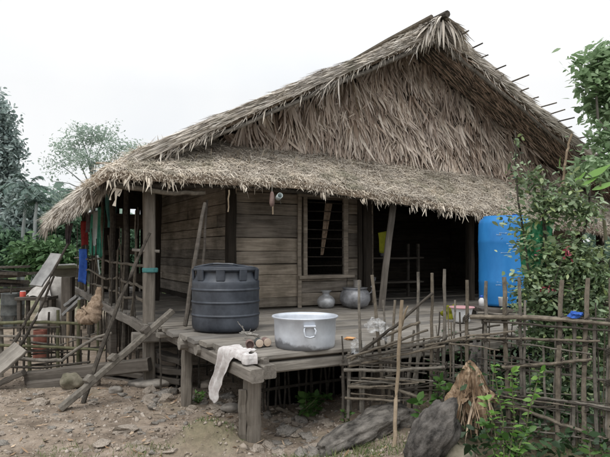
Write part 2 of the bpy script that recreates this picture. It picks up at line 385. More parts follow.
ys = np.concatenate([[-60, -20, -6, 0], np.linspace(2, 14, 200), np.linspace(14.6, 24, 12), [28, 34, 42, 55, 75, 110, 170, 280, 450, 800]])
gx, gy = np.meshgrid(xs, ys, indexing='ij')
V = np.stack([gx.ravel(), gy.ravel(), gz(gx, gy).ravel()], 1)
ny = len(ys); ii, jj = np.meshgrid(np.arange(len(xs) - 1), np.arange(ny - 1), indexing='ij')
b0 = (ii * ny + jj).ravel()
Q = np.stack([b0, b0 + ny, b0 + ny + 1, b0 + 1], 1)
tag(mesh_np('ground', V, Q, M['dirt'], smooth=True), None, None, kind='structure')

# ------------------------------------------------------------------ the house
house = thing('thatched_house', 'weathered plank house on stilts under a big shaggy thatched gable roof', 'house', H0, HA)
DZ = .76           # top of the floor
UR, ZR, VF, VB = 4.26, 4.98, -.12, 6.45     # ridge, verge and back of the roof
PROF_U = [-.72, -.5, -.1, .7, 2.0, UR]
PROF_Z = [2.28, 2.50, 2.77, 3.18, 3.84, ZR]
def roof_z(u):
    u = np.asarray(u, dtype=float); w = np.where(u > UR, 2 * UR - u, u)
    return np.interp(w, PROF_U, PROF_Z)
UE_R = 2 * UR + .72
def pent_top(u): return 3.08 - .042 * np.maximum(0, np.asarray(u) - 1.8)
def pent_low(u): return 2.45 - .092 * np.maximum(0, np.asarray(u) - 1.8)
PV0, PV1 = .70, -.42
def pent_z(u, v):
    k = (np.asarray(v) - PV1) / (PV0 - PV1)
    z = pent_low(u) + (pent_top(u) - pent_low(u)) * k ** .9
    return np.minimum(z, roof_z(u) + .03)

def roof_disp(u, v): return .035 * fbm(u, v, 1.6, 2.) + .02 * fbm(u, v, 5., 4.)
def roof_slab(name, u0, u1, zt, thick, v0, v1, mat, parent, nu=26, nv=40):
    mb = MB(); us = np.linspace(u0, u1, nu + 1); vs = np.linspace(v0, v1, nv + 1)
    top = [(u, v, float(zt(u, v)) + float(roof_disp(u, v))) for u in us for v in vs]
    bot = [(u, v, float(zt(u, v)) - thick) for u in us for v in vs]
    n = len(top); w = nv + 1
    f = []
    for i in range(nu):
        for j in range(nv):
            a, b, c, d = i * w + j, (i + 1) * w + j, (i + 1) * w + j + 1, i * w + j + 1
            f.append((a, b, c, d)); f.append((n + d, n + c, n + b, n + a))
    for i in range(nu):
        f.append((i * w, n + i * w, n + (i + 1) * w, (i + 1) * w))
        f.append(((i + 1) * w + nv, n + (i + 1) * w + nv, n + i * w + nv, i * w + nv))
    for j in range(nv):
        f.append((j + 1, n + j + 1, n + j, j)); k = nu * w
        f.append((k + j, n + k + j, n + k + j + 1, k + j + 1))
    mb.add(top + bot, f)
    return mb.build(name, mat, parent)
roof = roof_slab('roof', PROF_U[0], 2 * UR - PROF_U[0], lambda u, v: roof_z(u), .16, VF, VB, M['thatch_under'], house, 60, 40)

def slope_thatch(side, N, vr=(VF - .05, VB), ur=None):
    u = NR.uniform(*(ur or (-.70, UR)), N); v = NR.uniform(*vr, N)
    u = np.sort(u)[::-1] if False else u
    z = roof_z(u) + roof_disp(u, v) + NR.uniform(-.01, .03, N)
    e = .05; sl = (roof_z(u) - roof_z(u - e)) / e
    d = np.stack([-np.ones(N), NR.normal(0, .28, N), -sl], 1)
    n = np.stack([-sl, np.zeros(N), np.ones(N)], 1)
    base = np.stack([u, v, z], 1)
    if side > 0:
        base[:, 0] = 2 * UR - base[:, 0]; d[:, 0] *= -1; n[:, 0] *= -1
        base[:, 2] = roof_z(base[:, 0]) + roof_disp(base[:, 0], v) + NR.uniform(-.01, .03, N)
    return blade_arrays(base, d, n, NR.uniform(.12, .36, N), NR.uniform(.006, .017, N), NR.uniform(.0, .035, N), NR.uniform(-.04, .02, N))
mesh_np('thatch', *slope_thatch(-1, 38000), M['thatch_roof'], roof)
mesh_np('thatch', *slope_thatch(1, 9000), M['thatch_roof'], roof)
# ragged verge: leaves laid down the slope on the cut edge of the front, a few hanging loose
def verge(N):
    u = NR.uniform(-.2, 2 * UR + .2, N); k = NR.uniform(0, 1, N)
    w = np.where(u > UR, 2 * UR - u, u); sl = np.where(u > UR, -1., 1.) * (roof_z(w) - roof_z(w - .05)) / .05
    base = np.stack([u, VF - NR.uniform(.0, .05, N), roof_z(u) - .15 * k + .03], 1)
    sg = np.where(u > UR, 1., -1.)
    d = np.stack([sg, NR.normal(-.05, .12, N), -np.abs(sl) - NR.uniform(-.08, .10, N)], 1)
    n = np.stack([np.zeros(N), -np.ones(N), np.zeros(N)], 1)
    A = blade_arrays(base, d, n, NR.uniform(.12, .34, N), NR.uniform(.006, .02, N), NR.uniform(0, .03, N), NR.uniform(-.02, .03, N), roll=.9)
    K = 900; u = np.concatenate([NR.uniform(-.1, 2 * UR, K), NR.normal(UR, .25, 160), NR.normal(2.4, .12, 30), NR.normal(.45, .25, 140)]); K = len(u)
    base = np.stack([u, VF - NR.uniform(-.03, .05, K), roof_z(u) - NR.uniform(.05, .17, K)], 1)
    sg = np.where(u > UR, 1., -1.)
    d = np.stack([sg * NR.uniform(.0, 1.4, K), NR.normal(0, .15, K), -np.ones(K)], 1)
    Lh = NR.gamma(2, .03, K) + .03; Lh[900:1060] *= 1.5; Lh[1060:1090] = NR.uniform(.2, .42, 30)
    B = blade_arrays(base, d, np.tile([[0, -1., 0]], (K, 1)), Lh, NR.uniform(.006, .02, K), 0, NR.uniform(-.02, .06, K), roll=.9)
    return merge(A, B)
mesh_np('verge_thatch', *verge(5200), M['thatch_roof'], roof)
# left eave: a thick hanging fringe, longest at the far end
def left_fringe(N):
    v = NR.uniform(VF - .1, VB + .05, N); k = NR.uniform(0, 1, N)
    u = -.72 + .28 * k + NR.normal(0, .03, N); far = sstep(v, 5.6, 7.6)
    base = np.stack([u, v, roof_z(np.maximum(u, -.72)) + NR.uniform(-.16, .03, N)], 1)
    d = np.stack([NR.uniform(-.45, .1, N), NR.normal(0, .2, N), -np.ones(N)], 1)
    L = NR.uniform(.06, .20, N) * (1 + 1.1 * far)
    return blade_arrays(base, d, np.tile([[-1., 0, .2]], (N, 1)), L, NR.uniform(.01, .026, N), 0, NR.uniform(-.03, .06, N), roll=.9)
mesh_np('eave_fringe', *left_fringe(9000), M['thatch_roof'], roof)
def back_fringe(N):
    u = NR.uniform(-.75, 3.5, N)
    base = np.stack([u, VB + NR.uniform(-.05, .06, N), roof_z(np.maximum(u, -.72)) - NR.uniform(0, .17, N)], 1)
    d = np.stack([NR.uniform(-.7, .1, N), NR.normal(.1, .2, N), -np.ones(N)], 1)
    return blade_arrays(base, d, np.tile([[-.3, 1., .2]], (N, 1)), NR.uniform(.15, .45, N), NR.uniform(.01, .024, N), 0, NR.uniform(-.03, .06, N), roll=.9)
mesh_np('eave_fringe', *back_fringe(2400), M['thatch_roof'], roof)
# ridge cap: a saddle of darker leaves along the ridge
def ridge():
    N = 5200; v = np.concatenate([NR.uniform(VF - .1, VB, N - 1200), NR.uniform(VF - .12, .7, 1200)]); sg = np.where(NR.rand(N) < .5, -1., 1.)
    o = NR.uniform(0, .2, N)
    base = np.stack([UR + sg * o * .7, v, ZR + .12 - o * .4 + NR.uniform(-.02, .03, N)], 1)
    d = np.stack([sg, NR.normal(-.1, .35, N), -.62 * np.ones(N) - NR.uniform(0, .3, N)], 1)
    n = np.stack([sg * .5, np.zeros(N), np.ones(N)], 1)
    return blade_arrays(base, d, n, NR.uniform(.25, .5, N), NR.uniform(.015, .04, N), NR.uniform(0, .04, N), NR.uniform(-.08, .02, N))
mesh_np('ridge_cap', *ridge(), M['thatch_roof'], roof)
def ridge_hump():
    K = 320; sg = np.where(NR.rand(K) < .5, -1., 1.)
    base = np.stack([UR + sg * NR.uniform(0, .28, K), VF - NR.uniform(-.25, .14, K), ZR + .13 - NR.uniform(0, .1, K)], 1); base[:, 2] -= np.abs(base[:, 0] - UR) * .5
    d = np.stack([sg * NR.uniform(.1, 1.1, K), -NR.uniform(-.2, .5, K), -NR.uniform(.3, 1, K)], 1)
    return blade_arrays(base, d, np.stack([sg * .4, -np.ones(K) * .7, np.ones(K) * .7], 1), NR.uniform(.16, .42, K), NR.uniform(.015, .045, K), .03, NR.uniform(-.16, -.02, K), prof=(.5, 1., .9, .6, .06), droop=.08, roll=.9)
mesh_np('ridge_cap', *ridge_hump(), M['thatch_roof'], roof)
mb = MB(); mb.pole([(UR - .02, VF - .22, ZR + .10), (UR, 3, ZR + .13), (UR, VB, ZR + .1)], .055, .05, 8, .02, 6); mb.build('ridge_pole', M['pole_dark'], roof)
mb = MB(); mb.pole([(UR - .35, VF - .26, ZR - .02), (UR - .3, VB, ZR - .02)], .035, .03, 7, .02, 6); mb.build('ridge_pole', M['pole'], roof)
# rafters under the overhang, and battens whose ends stick out past the verge
for side in (-1, 1):
    for v in (-.10, .02, .10, .18, .27, .34, .45, .52, .60):
        f = (lambda u: u) if side < 0 else (lambda u: 2 * UR - u)
        mb = MB(); mb.pole([(f(u), v + R.uniform(-.02, .02), float(roof_z(u)) - .19 - (.03 if v == -.10 else 0)) for u in (UR - .03, 2.6, 1.1, .1)], R.uniform(.016, .03) if v > -.1 else .036, .018, 7, .012, 4)
        mb.build('verge_pole' if v < 0 else 'rafter', M['bamboo_grey'] if v < 0 else M[R.choice(('pole_dark', 'pole', 'bamboo'))], roof)
for side, n in ((1, 17), (-1, 8)):
    for i in range(n):
        u = UR - .35 - i * (3.6 / n) + R.uniform(-.06, .06)
        z = float(roof_z(u)) + (R.uniform(-.03, .05) if side > 0 else -.2)
        ue = u if side < 0 else 2 * UR - u
        ex = (R.uniform(.10, .42) if i < 13 else .08) if side > 0 else R.uniform(-.05, .06)
        mb = MB(); mb.pole([(ue, 1.2, z - .04), (ue + R.uniform(-.02, .02), VF - ex, z + R.uniform(-.02, .03))], .017, .011, 6, .008, 4)
        mb.build('batten', M['pole_dark'] if R.random() < .5 else M['pole'], roof)
def under(N):
    u = NR.uniform(UR + .1, 2 * UR + .1, N); v = NR.uniform(VF, .6, N)
    base = np.stack([u, v, roof_z(u) - .15 - NR.uniform(0, .05, N)], 1)
    d = np.stack([np.ones(N), NR.normal(0, .25, N), -.56 - NR.uniform(-.02, .25, N)], 1)
    return blade_arrays(base, d, np.tile([[-.4, -.3, -1.]], (N, 1)), NR.uniform(.08, .3, N), NR.uniform(.006, .022, N), 0, NR.uniform(-.02, .04, N), roll=.9)
mesh_np('under_thatch', *under(2600), M['gable_brown'], roof)
# gable: overlapping fans of dry palm leaves
def gable():
    cl = []
    z = 2.90
    while z < ZR - .10:
        half = (ZR - .08 - z) / .56
        n = int(2 * half / .12) + 1
        for i in range(n):
            u = UR - half + (i + R.uniform(.1, .9)) * 2 * half / n
            if 0.8 < u < 7.8: cl.append((u, z + R.uniform(-.05, .05) + .04 * math.sin(u * 3 + z * 9)))
        z += .19
    groups = [[[] for _ in range(6)] for _ in range(3)]
    for (u, z) in cl:
        tilt = R.gauss(0, .27) + .15 * math.sin(u * 2.3 + z * 3); v = .655 + R.uniform(-.05, .03); big = R.uniform(.65, 1.35)
        dens = R.randint(13, 22); co = R.uniform(-.01, .09); wd = R.choice((1.1, 1.6, 2.3, 3.0)); tone = R.choice((0, 1, 1, 2, 2))
        B, D, Nn, L, W, C = groups[tone]; sp = R.uniform(.16, .36)
        for k in range(dens):
            a = R.gauss(0, sp)
            B.append((u + a * .16 + R.gauss(0, .03), v + R.uniform(-.03, .02), z + R.gauss(.07, .04)))
            D.append((math.sin(a + tilt), -R.uniform(.0, .26), -math.cos(a + tilt))); Nn.append((0, -1, .15))
            L.append(R.uniform(.18, .44) * big); W.append(R.uniform(.009, .020) * wd); C.append(R.uniform(-.04, .05) + co)
    return [blade_arrays(np.array(B), np.array(D), np.array(Nn), np.array(L), np.array(W), 0., np.array(C), prof=(.45, 1., .85, .1), droop=np.abs(np.array(C)) * .4, roll=.55) for B, D, Nn, L, W, C in groups]
def gable_wall(v, name):
    us = [-.1, .3, .7, 1.3, 2.0, 3.1, UR]; us += [2 * UR - u for u in us[-2::-1]]
    gb = MB(); n = len(us); P = []
    for d in (0, .05):
        P += [(u, v + d, 2.5) for u in us] + [(u, v + d, float(roof_z(u)) - .13) for u in us]
    Fc = []
    for k in range(n - 1):
        Fc += [(k, k + 1, n + k + 1, n + k), (2 * n + k, 3 * n + k, 3 * n + k + 1, 2 * n + k + 1), (k, 2 * n + k, 2 * n + k + 1, k + 1)]
    gb.add(P, Fc); return gb.build(name, M['thatch_dark'], house)
gab = gable_wall(.72, 'gable'); gable_wall(6.25, 'gable')
for arrs, mn in zip(gable(), ('gable_brown', 'thatch_gable', 'gable_pale')): mesh_np('thatch', *arrs, M[mn], gab)
p0, p1 = hv(488, 68, .4), hv(527, 95, -.05)
mb = MB(); mb.pole([hv(352, 78, .52), hv(360, 118, .5)], .012, .008, 6, .004, 3); mb.build('loose_stick', M['reed'], gab)

# pent roof over the veranda
pent = roof_slab('pent_roof', -.70, 8.9, lambda u, v: pent_z(u, v), .08, PV1, PV0, M['thatch_under'], house, 60, 14)
def pent_thatch(N):
    u = NR.uniform(-.78, 8.9, N); v = NR.uniform(PV1, PV0 + .08, N)
    z = pent_z(u, np.minimum(v, PV0)) + roof_disp(u, v) + NR.uniform(-.005, .035, N)
    e = .04; slv = (pent_z(u, v) - pent_z(u, v - e)) / e; slu = (pent_z(u + e, v) - pent_z(u, v)) / e
    n = np.stack([-slu, -slv, np.ones(N)], 1)
    hip = np.clip(slu * 1.5, 0, 1.2)
    d = np.stack([-hip + NR.normal(0, 1.1, N), -np.ones(N) + .2 * hip, np.zeros(N)], 1)
    d[:, 2] = d[:, 0] * slu + d[:, 1] * slv
    L = NR.uniform(.03, .13, N); keep = NR.rand(N) < np.where(v > .3, .8, 1)
    A = blade_arrays(np.stack([u, v, z], 1)[keep], d[keep], n[keep], L[keep], NR.uniform(.003, .010, N)[keep], NR.uniform(.0, .014, N)[keep], NR.uniform(-.03, .01, N)[keep])
    # tousled straws lying across
    K = 6000; u = NR.uniform(-.6, 8.5, K); v = NR.uniform(PV1, PV0, K)
    z = pent_z(u, v) + roof_disp(u, v) + .035
    d = np.stack([NR.normal(0, 1, K), NR.normal(-.3, .6, K), NR.normal(-.1, .22, K)], 1)
    B = blade_arrays(np.stack([u, v, z], 1), d, np.tile([[0, -.4, 1.]], (K, 1)), NR.uniform(.05, .2, K), NR.uniform(.004, .010, K), .02, NR.uniform(-.05, .03, K))
    return merge(A, B)
mesh_np('thatch', *pent_thatch(76000), M['thatch_pent'], pent)
def pent_fringe(N):
    u = NR.uniform(-.75, 8.9, N); rag = .5 + .5 * np.clip(fbm(u, u * .3, 3.2, 1.) + fbm(u, u, 9., 2.), -.6, 1)
    k = NR.rand(N)
    base = np.stack([u, PV1 + .08 - NR.uniform(0, .1, N), pent_z(u, np.full(N, PV1)) + .03 - .09 * k], 1)
    d = np.stack([NR.normal(0, .6, N), -NR.uniform(.0, .7, N), -NR.uniform(.3, 1, N)], 1)
    L = (.015 + .10 * NR.rand(N) ** 2.4) * (.25 + rag * 1.1)
    A = blade_arrays(base, d, np.tile([[0, -1., .3]], (N, 1)), L, NR.uniform(.003, .010, N), 0, NR.uniform(-.02, .03, N), roll=1.2)
    # clumps that hang lower
    B_, D_, L_ = [], [], []
    for _ in range(30):
        uu = R.uniform(-.6, 8); 
        for _k in range(R.randint(6, 16)):
            B_.append((uu + R.gauss(0, .03), PV1 + R.uniform(-.05, .05), float(pent_z(uu, PV1)) - R.uniform(.02, .12)))
            D_.append((R.gauss(0, .22), -R.uniform(-.1, .4), -1)); L_.append(R.uniform(.03, .09) + .1 * R.random() ** 3)
    K = len(B_)
    B = blade_arrays(np.array(B_), np.array(D_), np.tile([[0, -1., .3]], (K, 1)), np.array(L_), NR.uniform(.008, .02, K), 0, NR.uniform(-.02, .03, K), roll=1.)
    return merge(A, B)
mesh_np('eave_fringe', *pent_fringe(13000), M['thatch_fringe'], pent)
for k in range(2):
    mb = MB(); mb.pole([(u, PV1 + .16 + k * .42, float(pent_z(u, PV1 + .16 + k * .42)) - .16) for u in (-.55, 1.2, 3, 4.8, 6.6, 8.4)], .035, .03, 8, .012, 4); mb.build('purlin', M['pole_dark'], pent)
mb = MB(); mb.pole([hv(112, 190, -.3) + Vector((0, 0, .06)), hv(165, 193, -.3), hv(205, 193, -.3)], .03, .026, 8, .01, 4); mb.build('purlin', M['pole'], pent)
mb = MB(); mb.pole([(-.5, -.4, 2.32), (-.5, 2.5, 2.28), (-.5, 5, 2.3)], .032, .03, 8, .012, 5); mb.build('eave_pole', M['pole'], roof)
mb = MB(); mb.pole([(-.62, -.2, 2.24), (-.66, 3.2, 2.16)], .026, .022, 8, .012, 5); mb.build('eave_pole', M['bamboo'], roof)
# pale reed poles lying on the corner of the roof
for a, b in (((96, 163), (150, 164)), ((92, 176), (160, 166)), ((100, 170), (132, 158))):
    pa, pb = hv(a[0], a[1], .15), hv(b[0], b[1], .25)
    mb = MB(); mb.pole([pa, pb], .013, .009, 6, .01, 4); mb.build('loose_stick', M['reed'], roof)
# hanging strip of leaf at the corner
def strip(pts, w, n=(0, -1, .1)):
    mb = MB(); pts = [Vector(p) for p in pts]; P = []
    for i, p in enumerate(pts):
        d = (pts[min(i + 1, len(pts) - 1)] - pts[max(i - 1, 0)]).normalized(); s = d.cross(Vector(n)).normalized()
        k = w * (.6 + .4 * math.sin(i * 1.3 + 1)); P += [p - s * k, p + s * k]
    mb.grid(P, len(pts) - 1, 1); return mb
for x, y0, y1, w in ((120, 182, 206, .035), (125, 180, 196, .025), (116, 184, 200, .02)):
    strip([hv(x + R.uniform(-1, 1) - 1.6 * i, y0 + (y1 - y0) * i / 4, -.3) for i in range(5)], w).build('loose_leaf', M['thatch_fringe'], pent)

# ---- walls
def planks(name, mat, parent, boxes, th=.03, axis='u', v=0.75):
    """boxes: (a0, a1, z0, z1) areas filled with overlapping horizontal planks on the plane"""
    mb = MB()
    for (a0, a1, z0, z1) in boxes:
        z = z0
        while z < z1 - .02:
            h = min(R.uniform(.13, .2), z1 - z); cuts = [a0, a1]
            if a1 - a0 > 1.4 and R.random() < .6: cuts.insert(1, R.uniform(a0 + .4, a1 - .4))
            for c0, c1 in zip(cuts[:-1], cuts[1:]):
                o = R.uniform(-.008, .008); zc = z + h / 2; e = R.uniform(.002, .012)
                if axis == 'u': mb.beam((c0 + .004, v + o, zc), (c1 - .004, v + o, zc + R.uniform(-.006, .006)), th, h - e, (0, 0, 1), .15, 6, .003)
                else: mb.beam((v + o, c0 + .004, zc), (v + o, c1 - .004, zc + R.uniform(-.006, .006)), th, h - e, (0, 0, 1), .15, 6, .003)
            z += h
    return mb.build(name, mat, parent)
WV, WU = .75, 1.265
WX0, WX1, WZ0, WZ1 = 2.42, 3.10, 1.235, 2.36
wall = planks('front_wall', M['wall_x'], house, [(WU + .05, WX0 - .05, DZ + .02, 2.85), (WX1 + .05, 3.62, DZ + .02, 2.85), (WX0 - .05, WX1 + .05, DZ + .02, WZ0 - .05), (WX0 - .05, WX1 + .05, WZ1 + .04, 2.85), (6.35, 8.3, DZ + .02, 2.6)])
bb = MB()
for (a0, a1, z0, z1) in ((WU, WX0 - .01, DZ, 2.95), (WX1 + .01, 3.66, DZ, 2.95), (WX0 - .01, WX1 + .01, DZ, WZ0), (WX0 - .01, WX1 + .01, WZ1, 2.95), (6.3, 8.35, DZ, 2.6)):
    bb.beam((a0, .795, (z0 + z1) / 2), (a1, .795, (z0 + z1) / 2), .03, z1 - z0, (0, 0, 1), .05, 1, 0)
bb.build('backing_board', M['soot_x'], wall)
side = planks('side_wall', M['wall_y'], house, [(.80, 6.2, DZ + .10, 3.15)], .03, 'v', WU)
bb = MB(); bb.beam((1.31, .8, 1.95), (1.31, 6.2, 1.95), .03, 2.38, (0, 0, 1), .05, 1, 0); bb.build('backing_board', M['soot'], side)
kb = planks('kitchen_wall', M['soot_x'], house, [(1.33, 8.3, DZ, 2.6)], .03, 'u', 4.4)
planks('partition_wall', M['soot_x'], house, [(.83, 4.38, DZ, 3.2)], .03, 'v', 3.66)
planks('end_wall', M['soot_x'], house, [(.8, 4.38, DZ, 2.6)], .03, 'v', 8.33)
for a, b, h in (((1.3, 4.45), (7.6, 4.45), 2.3), ((8.38, .7), (8.38, 4.5), 1.85), ((7.5, 4.46), (8.45, 4.46), 1.85), ((3.70, .86), (3.70, 4.38), 2.3)):
    bb = MB(); bb.beam((*a, DZ - .15 + h / 2), (*b, DZ - .15 + h / 2), .03, h + .3, (0, 0, 1), .05, 1, 0); bb.build('backing_board', M['soot_x'], kb)
lb = MB(); lb.beam((1.3, 2.6, 2.98), (7.5, 2.6, 2.98), 3.5, .03, (0, 0, 1), .05, 1, 0); lb.build('loft_floor', M['soot_x'], house)
# window
win = MB()
for u in (WX0, WX1): win.beam((u, .715, WZ0 - .02), (u, .715, WZ1 + .05), .06, .05, (0, 1, 0), .1, 3, .002)
winf = win.build('window', M['wall_x'], house)
sb = MB(); sb.beam((WX0 - .12, .70, WZ0 - .035), (WX1 + .14, .70, WZ0 - .03), .09, .05, (0, 0, 1), .12, 3, .002); sb.build('sill', M['wall_x'], winf)
sb = MB(); sb.beam((WX0 - .1, .712, WZ1 + .06), (WX1 + .1, .712, WZ1 + .06), .05, .07, (0, 0, 1), .12, 3, .002); sb.build('lintel', M['wall_x'], winf)
for i in range(8):
    z = WZ0 + .13 + i * .135
    mb = MB(); mb.pole([(WX0 + .02, .715, z), (WX1 - .02, .715, z + R.uniform(-.008, .008))], .008, .008, 6, .002, 2); mb.build('bar', M['soot'], winf)
P = []
for i in range(9):
    for j in range(5):
        p = hv(329 - i * .9 + (j - 2) * (1.9 - .17 * i), 203 + i * 6.5, .84); P.append((p.x, .84 + .012 * math.sin(j * 2.1 + i * .3), p.z))
mb = MB(); mb.grid(P, 8, 4); mb.build('curtain', M['burlap'], winf)
# trim boards and posts of the front
def post(u, v, z0, z1, w, mat, lean=(0, 0), name='post', d=None):
    mb = MB(); mb.beam((u, v, z0), (u + lean[0], v + lean[1], z1), w, d or w, (0, 1, 0), .14, 8, .005); return mb.build(name, mat, house)
pu = lambda x, v: hv(x, 250, v).x
post(pu(299.5, .70), .70, DZ, 2.9, .06, M['wall_x'], d=.03, name='trim_board')
post(pu(346, .70), .70, DZ + .42, 2.9, .07, M['wall_x'], d=.03, name='trim_board')
post(WU - .01, .69, .0, 2.9, .13, M['soot'])
post(pu(366, .62), .62, .0, 2.9, .15, M['soot'])
post(pu(361, .55), .58, .02, 2.86, .06, M['soot'])
for x, v in ((470, .6), (548, .6), (600, .6)):
    post(pu(x, v), v, .0, 2.75, .12, M['soot'])
gz_p0 = g1(H0.x, H0.y)
post(0, 0, gz_p0 + .05, 2.48, .128, M['wood_z'], (-.015, .02))
# rail stubs and tie on the corner post
mb = MB(); mb.beam((-.2, .05, 1.60), (.1, -.04, 1.585), .05, .035, (0, 0, 1), .2, 2, .003); mb.build('tie_rail', M['wood_x'], house)
ring = MB(); ring.lathe([(.085, 0), (.093, .01), (.092, .045), (.084, .055)], (0, 0, 1.335), 14, .03); ring.build('rope_binding', M['teal_cloth'], house)
# outer posts of the side veranda (left edge), roof plates
for v, w, mat in ((1.55, .07, 'pole_dark'), (2.7, .10, 'pole_dark'), (3.8, .06, 'pole'), (4.9, .085, 'pole_dark'), (5.8, .06, 'pole'), (6.3, .10, 'pole_dark')):
    mb = MB(); mb.pole([(-.02, v, -.1), (.03 + R.uniform(-.03, .03), v + .03, 1.3), (0, v, 2.55)], w * .55, w * .45, 8, .012, 5); mb.build('post', M[mat], house)
for z, v0, v1 in ((1.42, .05, 3.9), (1.16, -.02, 2.75), (.95, .05, 2.75), (1.44, 3.9, 7.4), (1.18, 2.8, 7.4), (.98, 3.0, 7.3)):
    n = 4; mb = MB(); mb.pole([(-.03 + R.uniform(-.04, .04), v0 + (v1 - v0) * i / n, z + R.uniform(-.05, .05)) for i in range(n + 1)], .02, .016, 7, .008, 4); mb.build('rail', M['pole'], house)
for v in (.75, 1.9, 3.3, 4.3, 5.5, 6.6):
    mb = MB(); mb.pole([(-.04, v + R.uniform(-.1, .1), .6), (-.04, v + R.uniform(-.15, .15), 1.55 + R.uniform(-.1, .2))], .018, .014, 6, .01, 4); mb.build('baluster', M['pole'], house)
for i in range(16):
    v = R.uniform(.5, 7.2); dv = R.uniform(-.25, .25)
    mb = MB(); mb.pole([(-.05 + R.uniform(-.03, .05), v, .62), (-.03, v + dv * .5, 1.2), (-.05 + R.uniform(-.05, .1), v + dv, R.uniform(1.4, 2.3))], .013, .009, 5, .012, 4); mb.build('baluster', M['pole_dark'] if i % 3 else M['pole'], house)
# dark upright boards closing the far end of the side veranda, gaps let the green through
for i, u in enumerate((.05, .30, .50, .62, .90, 1.02, 1.18)):
    v = 5.3 + R.uniform(-.1, .1)
    post(u, v, DZ, 2.75, R.uniform(.07, .15), M['soot'], (R.uniform(-.04, .04), 0), 'upright_board', .03)
for u, v in ((.35, 3.4), (.75, 2.9), (1.0, 4.1)):
    post(u, v, DZ, 2.9, .1, M['soot'], (R.uniform(-.04, .04), 0))
mb = MB(); mb.beam((0, 5.26, 1.55), (1.2, 5.26, 1.56), .03, .10, (0, 0, 1)); mb.build('cross_board', M['soot_x'], house)
mb = MB(); mb.beam((0, 5.26, 2.2), (1.2, 5.26, 2.16), .03, .3, (0, 0, 1)); mb.build('cross_board', M['soot_x'], house)
mb = MB(); mb.beam((0, 5.24, .98), (1.2, 5.24, 1.0), .03, .26, (0, 0, 1)); mb.build('cross_board', M['soot_x'], house)

# ---- floor: side veranda, and the big front platform of rough planks
def left_u(v): return .03 + max(0., -1.0 - v) * .13
def decking(name, u0, u1, v0, v1, z, w, axis, parent, ragged=0., mat='wood_x', slant=False):
    mb = MB(); c = v0 if axis == 'u' else u0; end = v1 if axis == 'u' else u1
    while c < end - .03:
        ww = min(R.uniform(.8, 1.25) * w, end - c); m = c + ww / 2; dz = R.uniform(-.008, .006); th = .045
        if axis == 'u': mb.beam((u0 + (left_u(m) - .03 if slant else 0) - R.uniform(-.3, 1) * ragged, m, z - th / 2 + dz), (u1, m + R.uniform(-.02, .02), z - th / 2 + dz), ww - R.uniform(.006, .02), th, (0, 0, 1), .22, 10, .006)
        else: mb.beam((m, v0, z - th / 2 + dz), (m, v1, z - th / 2 + dz), ww - R.uniform(.006, .02), th, (0, 0, 1), .22, 10, .006)
        c += ww
    return mb.build(name, M[mat], parent)
decking('veranda_floor', -.03, 1.3, -.12, 7.4, DZ, .17, 'u', house, .03)
decking('inner_floor', 1.32, 8.3, -.12, 4.4, DZ, .22, 'u', house, 0)
deck = decking('deck', .03, 5.0, -2.66, -.14, DZ - .01, .26, 'u', house, .05, slant=True)
# thick split log along the left end: ends of the bearers show
for v in (-2.30, -2.0, -1.55, -1.15):
    mb = MB(); mb.pole([(left_u(v) - .01, v, DZ - .105), (1.2, v, DZ - .11)], .062, .06, 10, .005, 3); mb.build('bearer', M['wood_x'], deck)
mb = MB(); mb.beam((left_u(-2.72) + .07, -2.70, DZ - .075), (.10, -.9, DZ - .085), .05, .10, (0, 0, 1), .2, 8, .008); mb.build('edge_board', M['wood_y'], deck)
mb = MB(); mb.beam((.36, -2.60, DZ - .115), (5.0, -2.60, DZ - .115), .09, .09, (0, 0, 1), .15, 10, .006); mb.build('edge_beam', M['wood_x'], deck)
for u, pr in ((hv(257, 369, -2.85).x, .24), (hv(271, 366, -2.78).x, .15)):
    mb = MB(); mb.beam((u, -2.62 - pr, DZ - .125), (u, .4, DZ - .15), .11, .105, (0, 0, 1), .1, 6, .004); mb.build('joist', M['wood_y'], deck)
for u in (1.7, 2.8, 3.9, 4.8):
    mb = MB(); mb.beam((u, -2.55, DZ - .22), (u, .4, DZ - .22), .1, .12, (0, 0, 1), .1, 6, .004); mb.build('joist', M['wood_y'], deck)
post(hv(252, 400, -2.5).x, -2.5, g1(*hw(.3, -2.46, 0).xy) - .1, DZ - .19, .125, M['wood_z'], name='leg')
post(hv(242.5, 400, -2.52).x, -2.52, g1(*hw(.17, -2.5, 0).xy) - .1, DZ - .30, .055, M['wood_z'], name='leg')
post(.16, -1.02, -.1, DZ - .10, .10, M['wood_z'], (-.0, .0), name='leg')
for u, v in ((1.7, -2.3), (2.9, -2.3), (4.1, -2.3), (1.2, 0), (2.6, .1), (4.2, .1), (5.6, 0), (1.2, 2.5), (0, 2.5), (0, 5)):
    post(u, v, -.1, DZ - .1, .12, M['wood_n'], name='leg')
# side beam of the veranda, block on the corner post
mb = MB(); mb.beam((-.07, -.2, DZ - .08), (-.07, 3.5, DZ - .07), .05, .12, (0, 0, 1), .15, 8, .008); mb.build('edge_beam', M['wood_y'], house)
mb = MB(); mb.beam((-.07, 3.5, DZ - .07), (-.07, 7.4, DZ - .02), .05, .11, (0, 0, 1), .15, 8, .008); mb.build('edge_beam', M['wood_y'], house)
mb = MB(); mb.beam((-.22, -.10, DZ - .16), (.42, -.10, DZ - .18), .10, .12, (0, 0, 1), .15, 4, .004); mb.build('joist', M['wood_x'], house)
mb = MB(); mb.beam((.02, -.28, DZ - .06), (.5, -.28, DZ - .06), .12, .05, (0, 0, 1), .2, 3, .005); mb.build('step_board', M['wood_x'], house)
mb = MB(); mb.beam((-.02, -.5, DZ - .10), (.5, -.46, DZ - .09), .14, .05, (0, 0, 1), .2, 3, .005); mb.build('step_board', M['wood_x'], house)
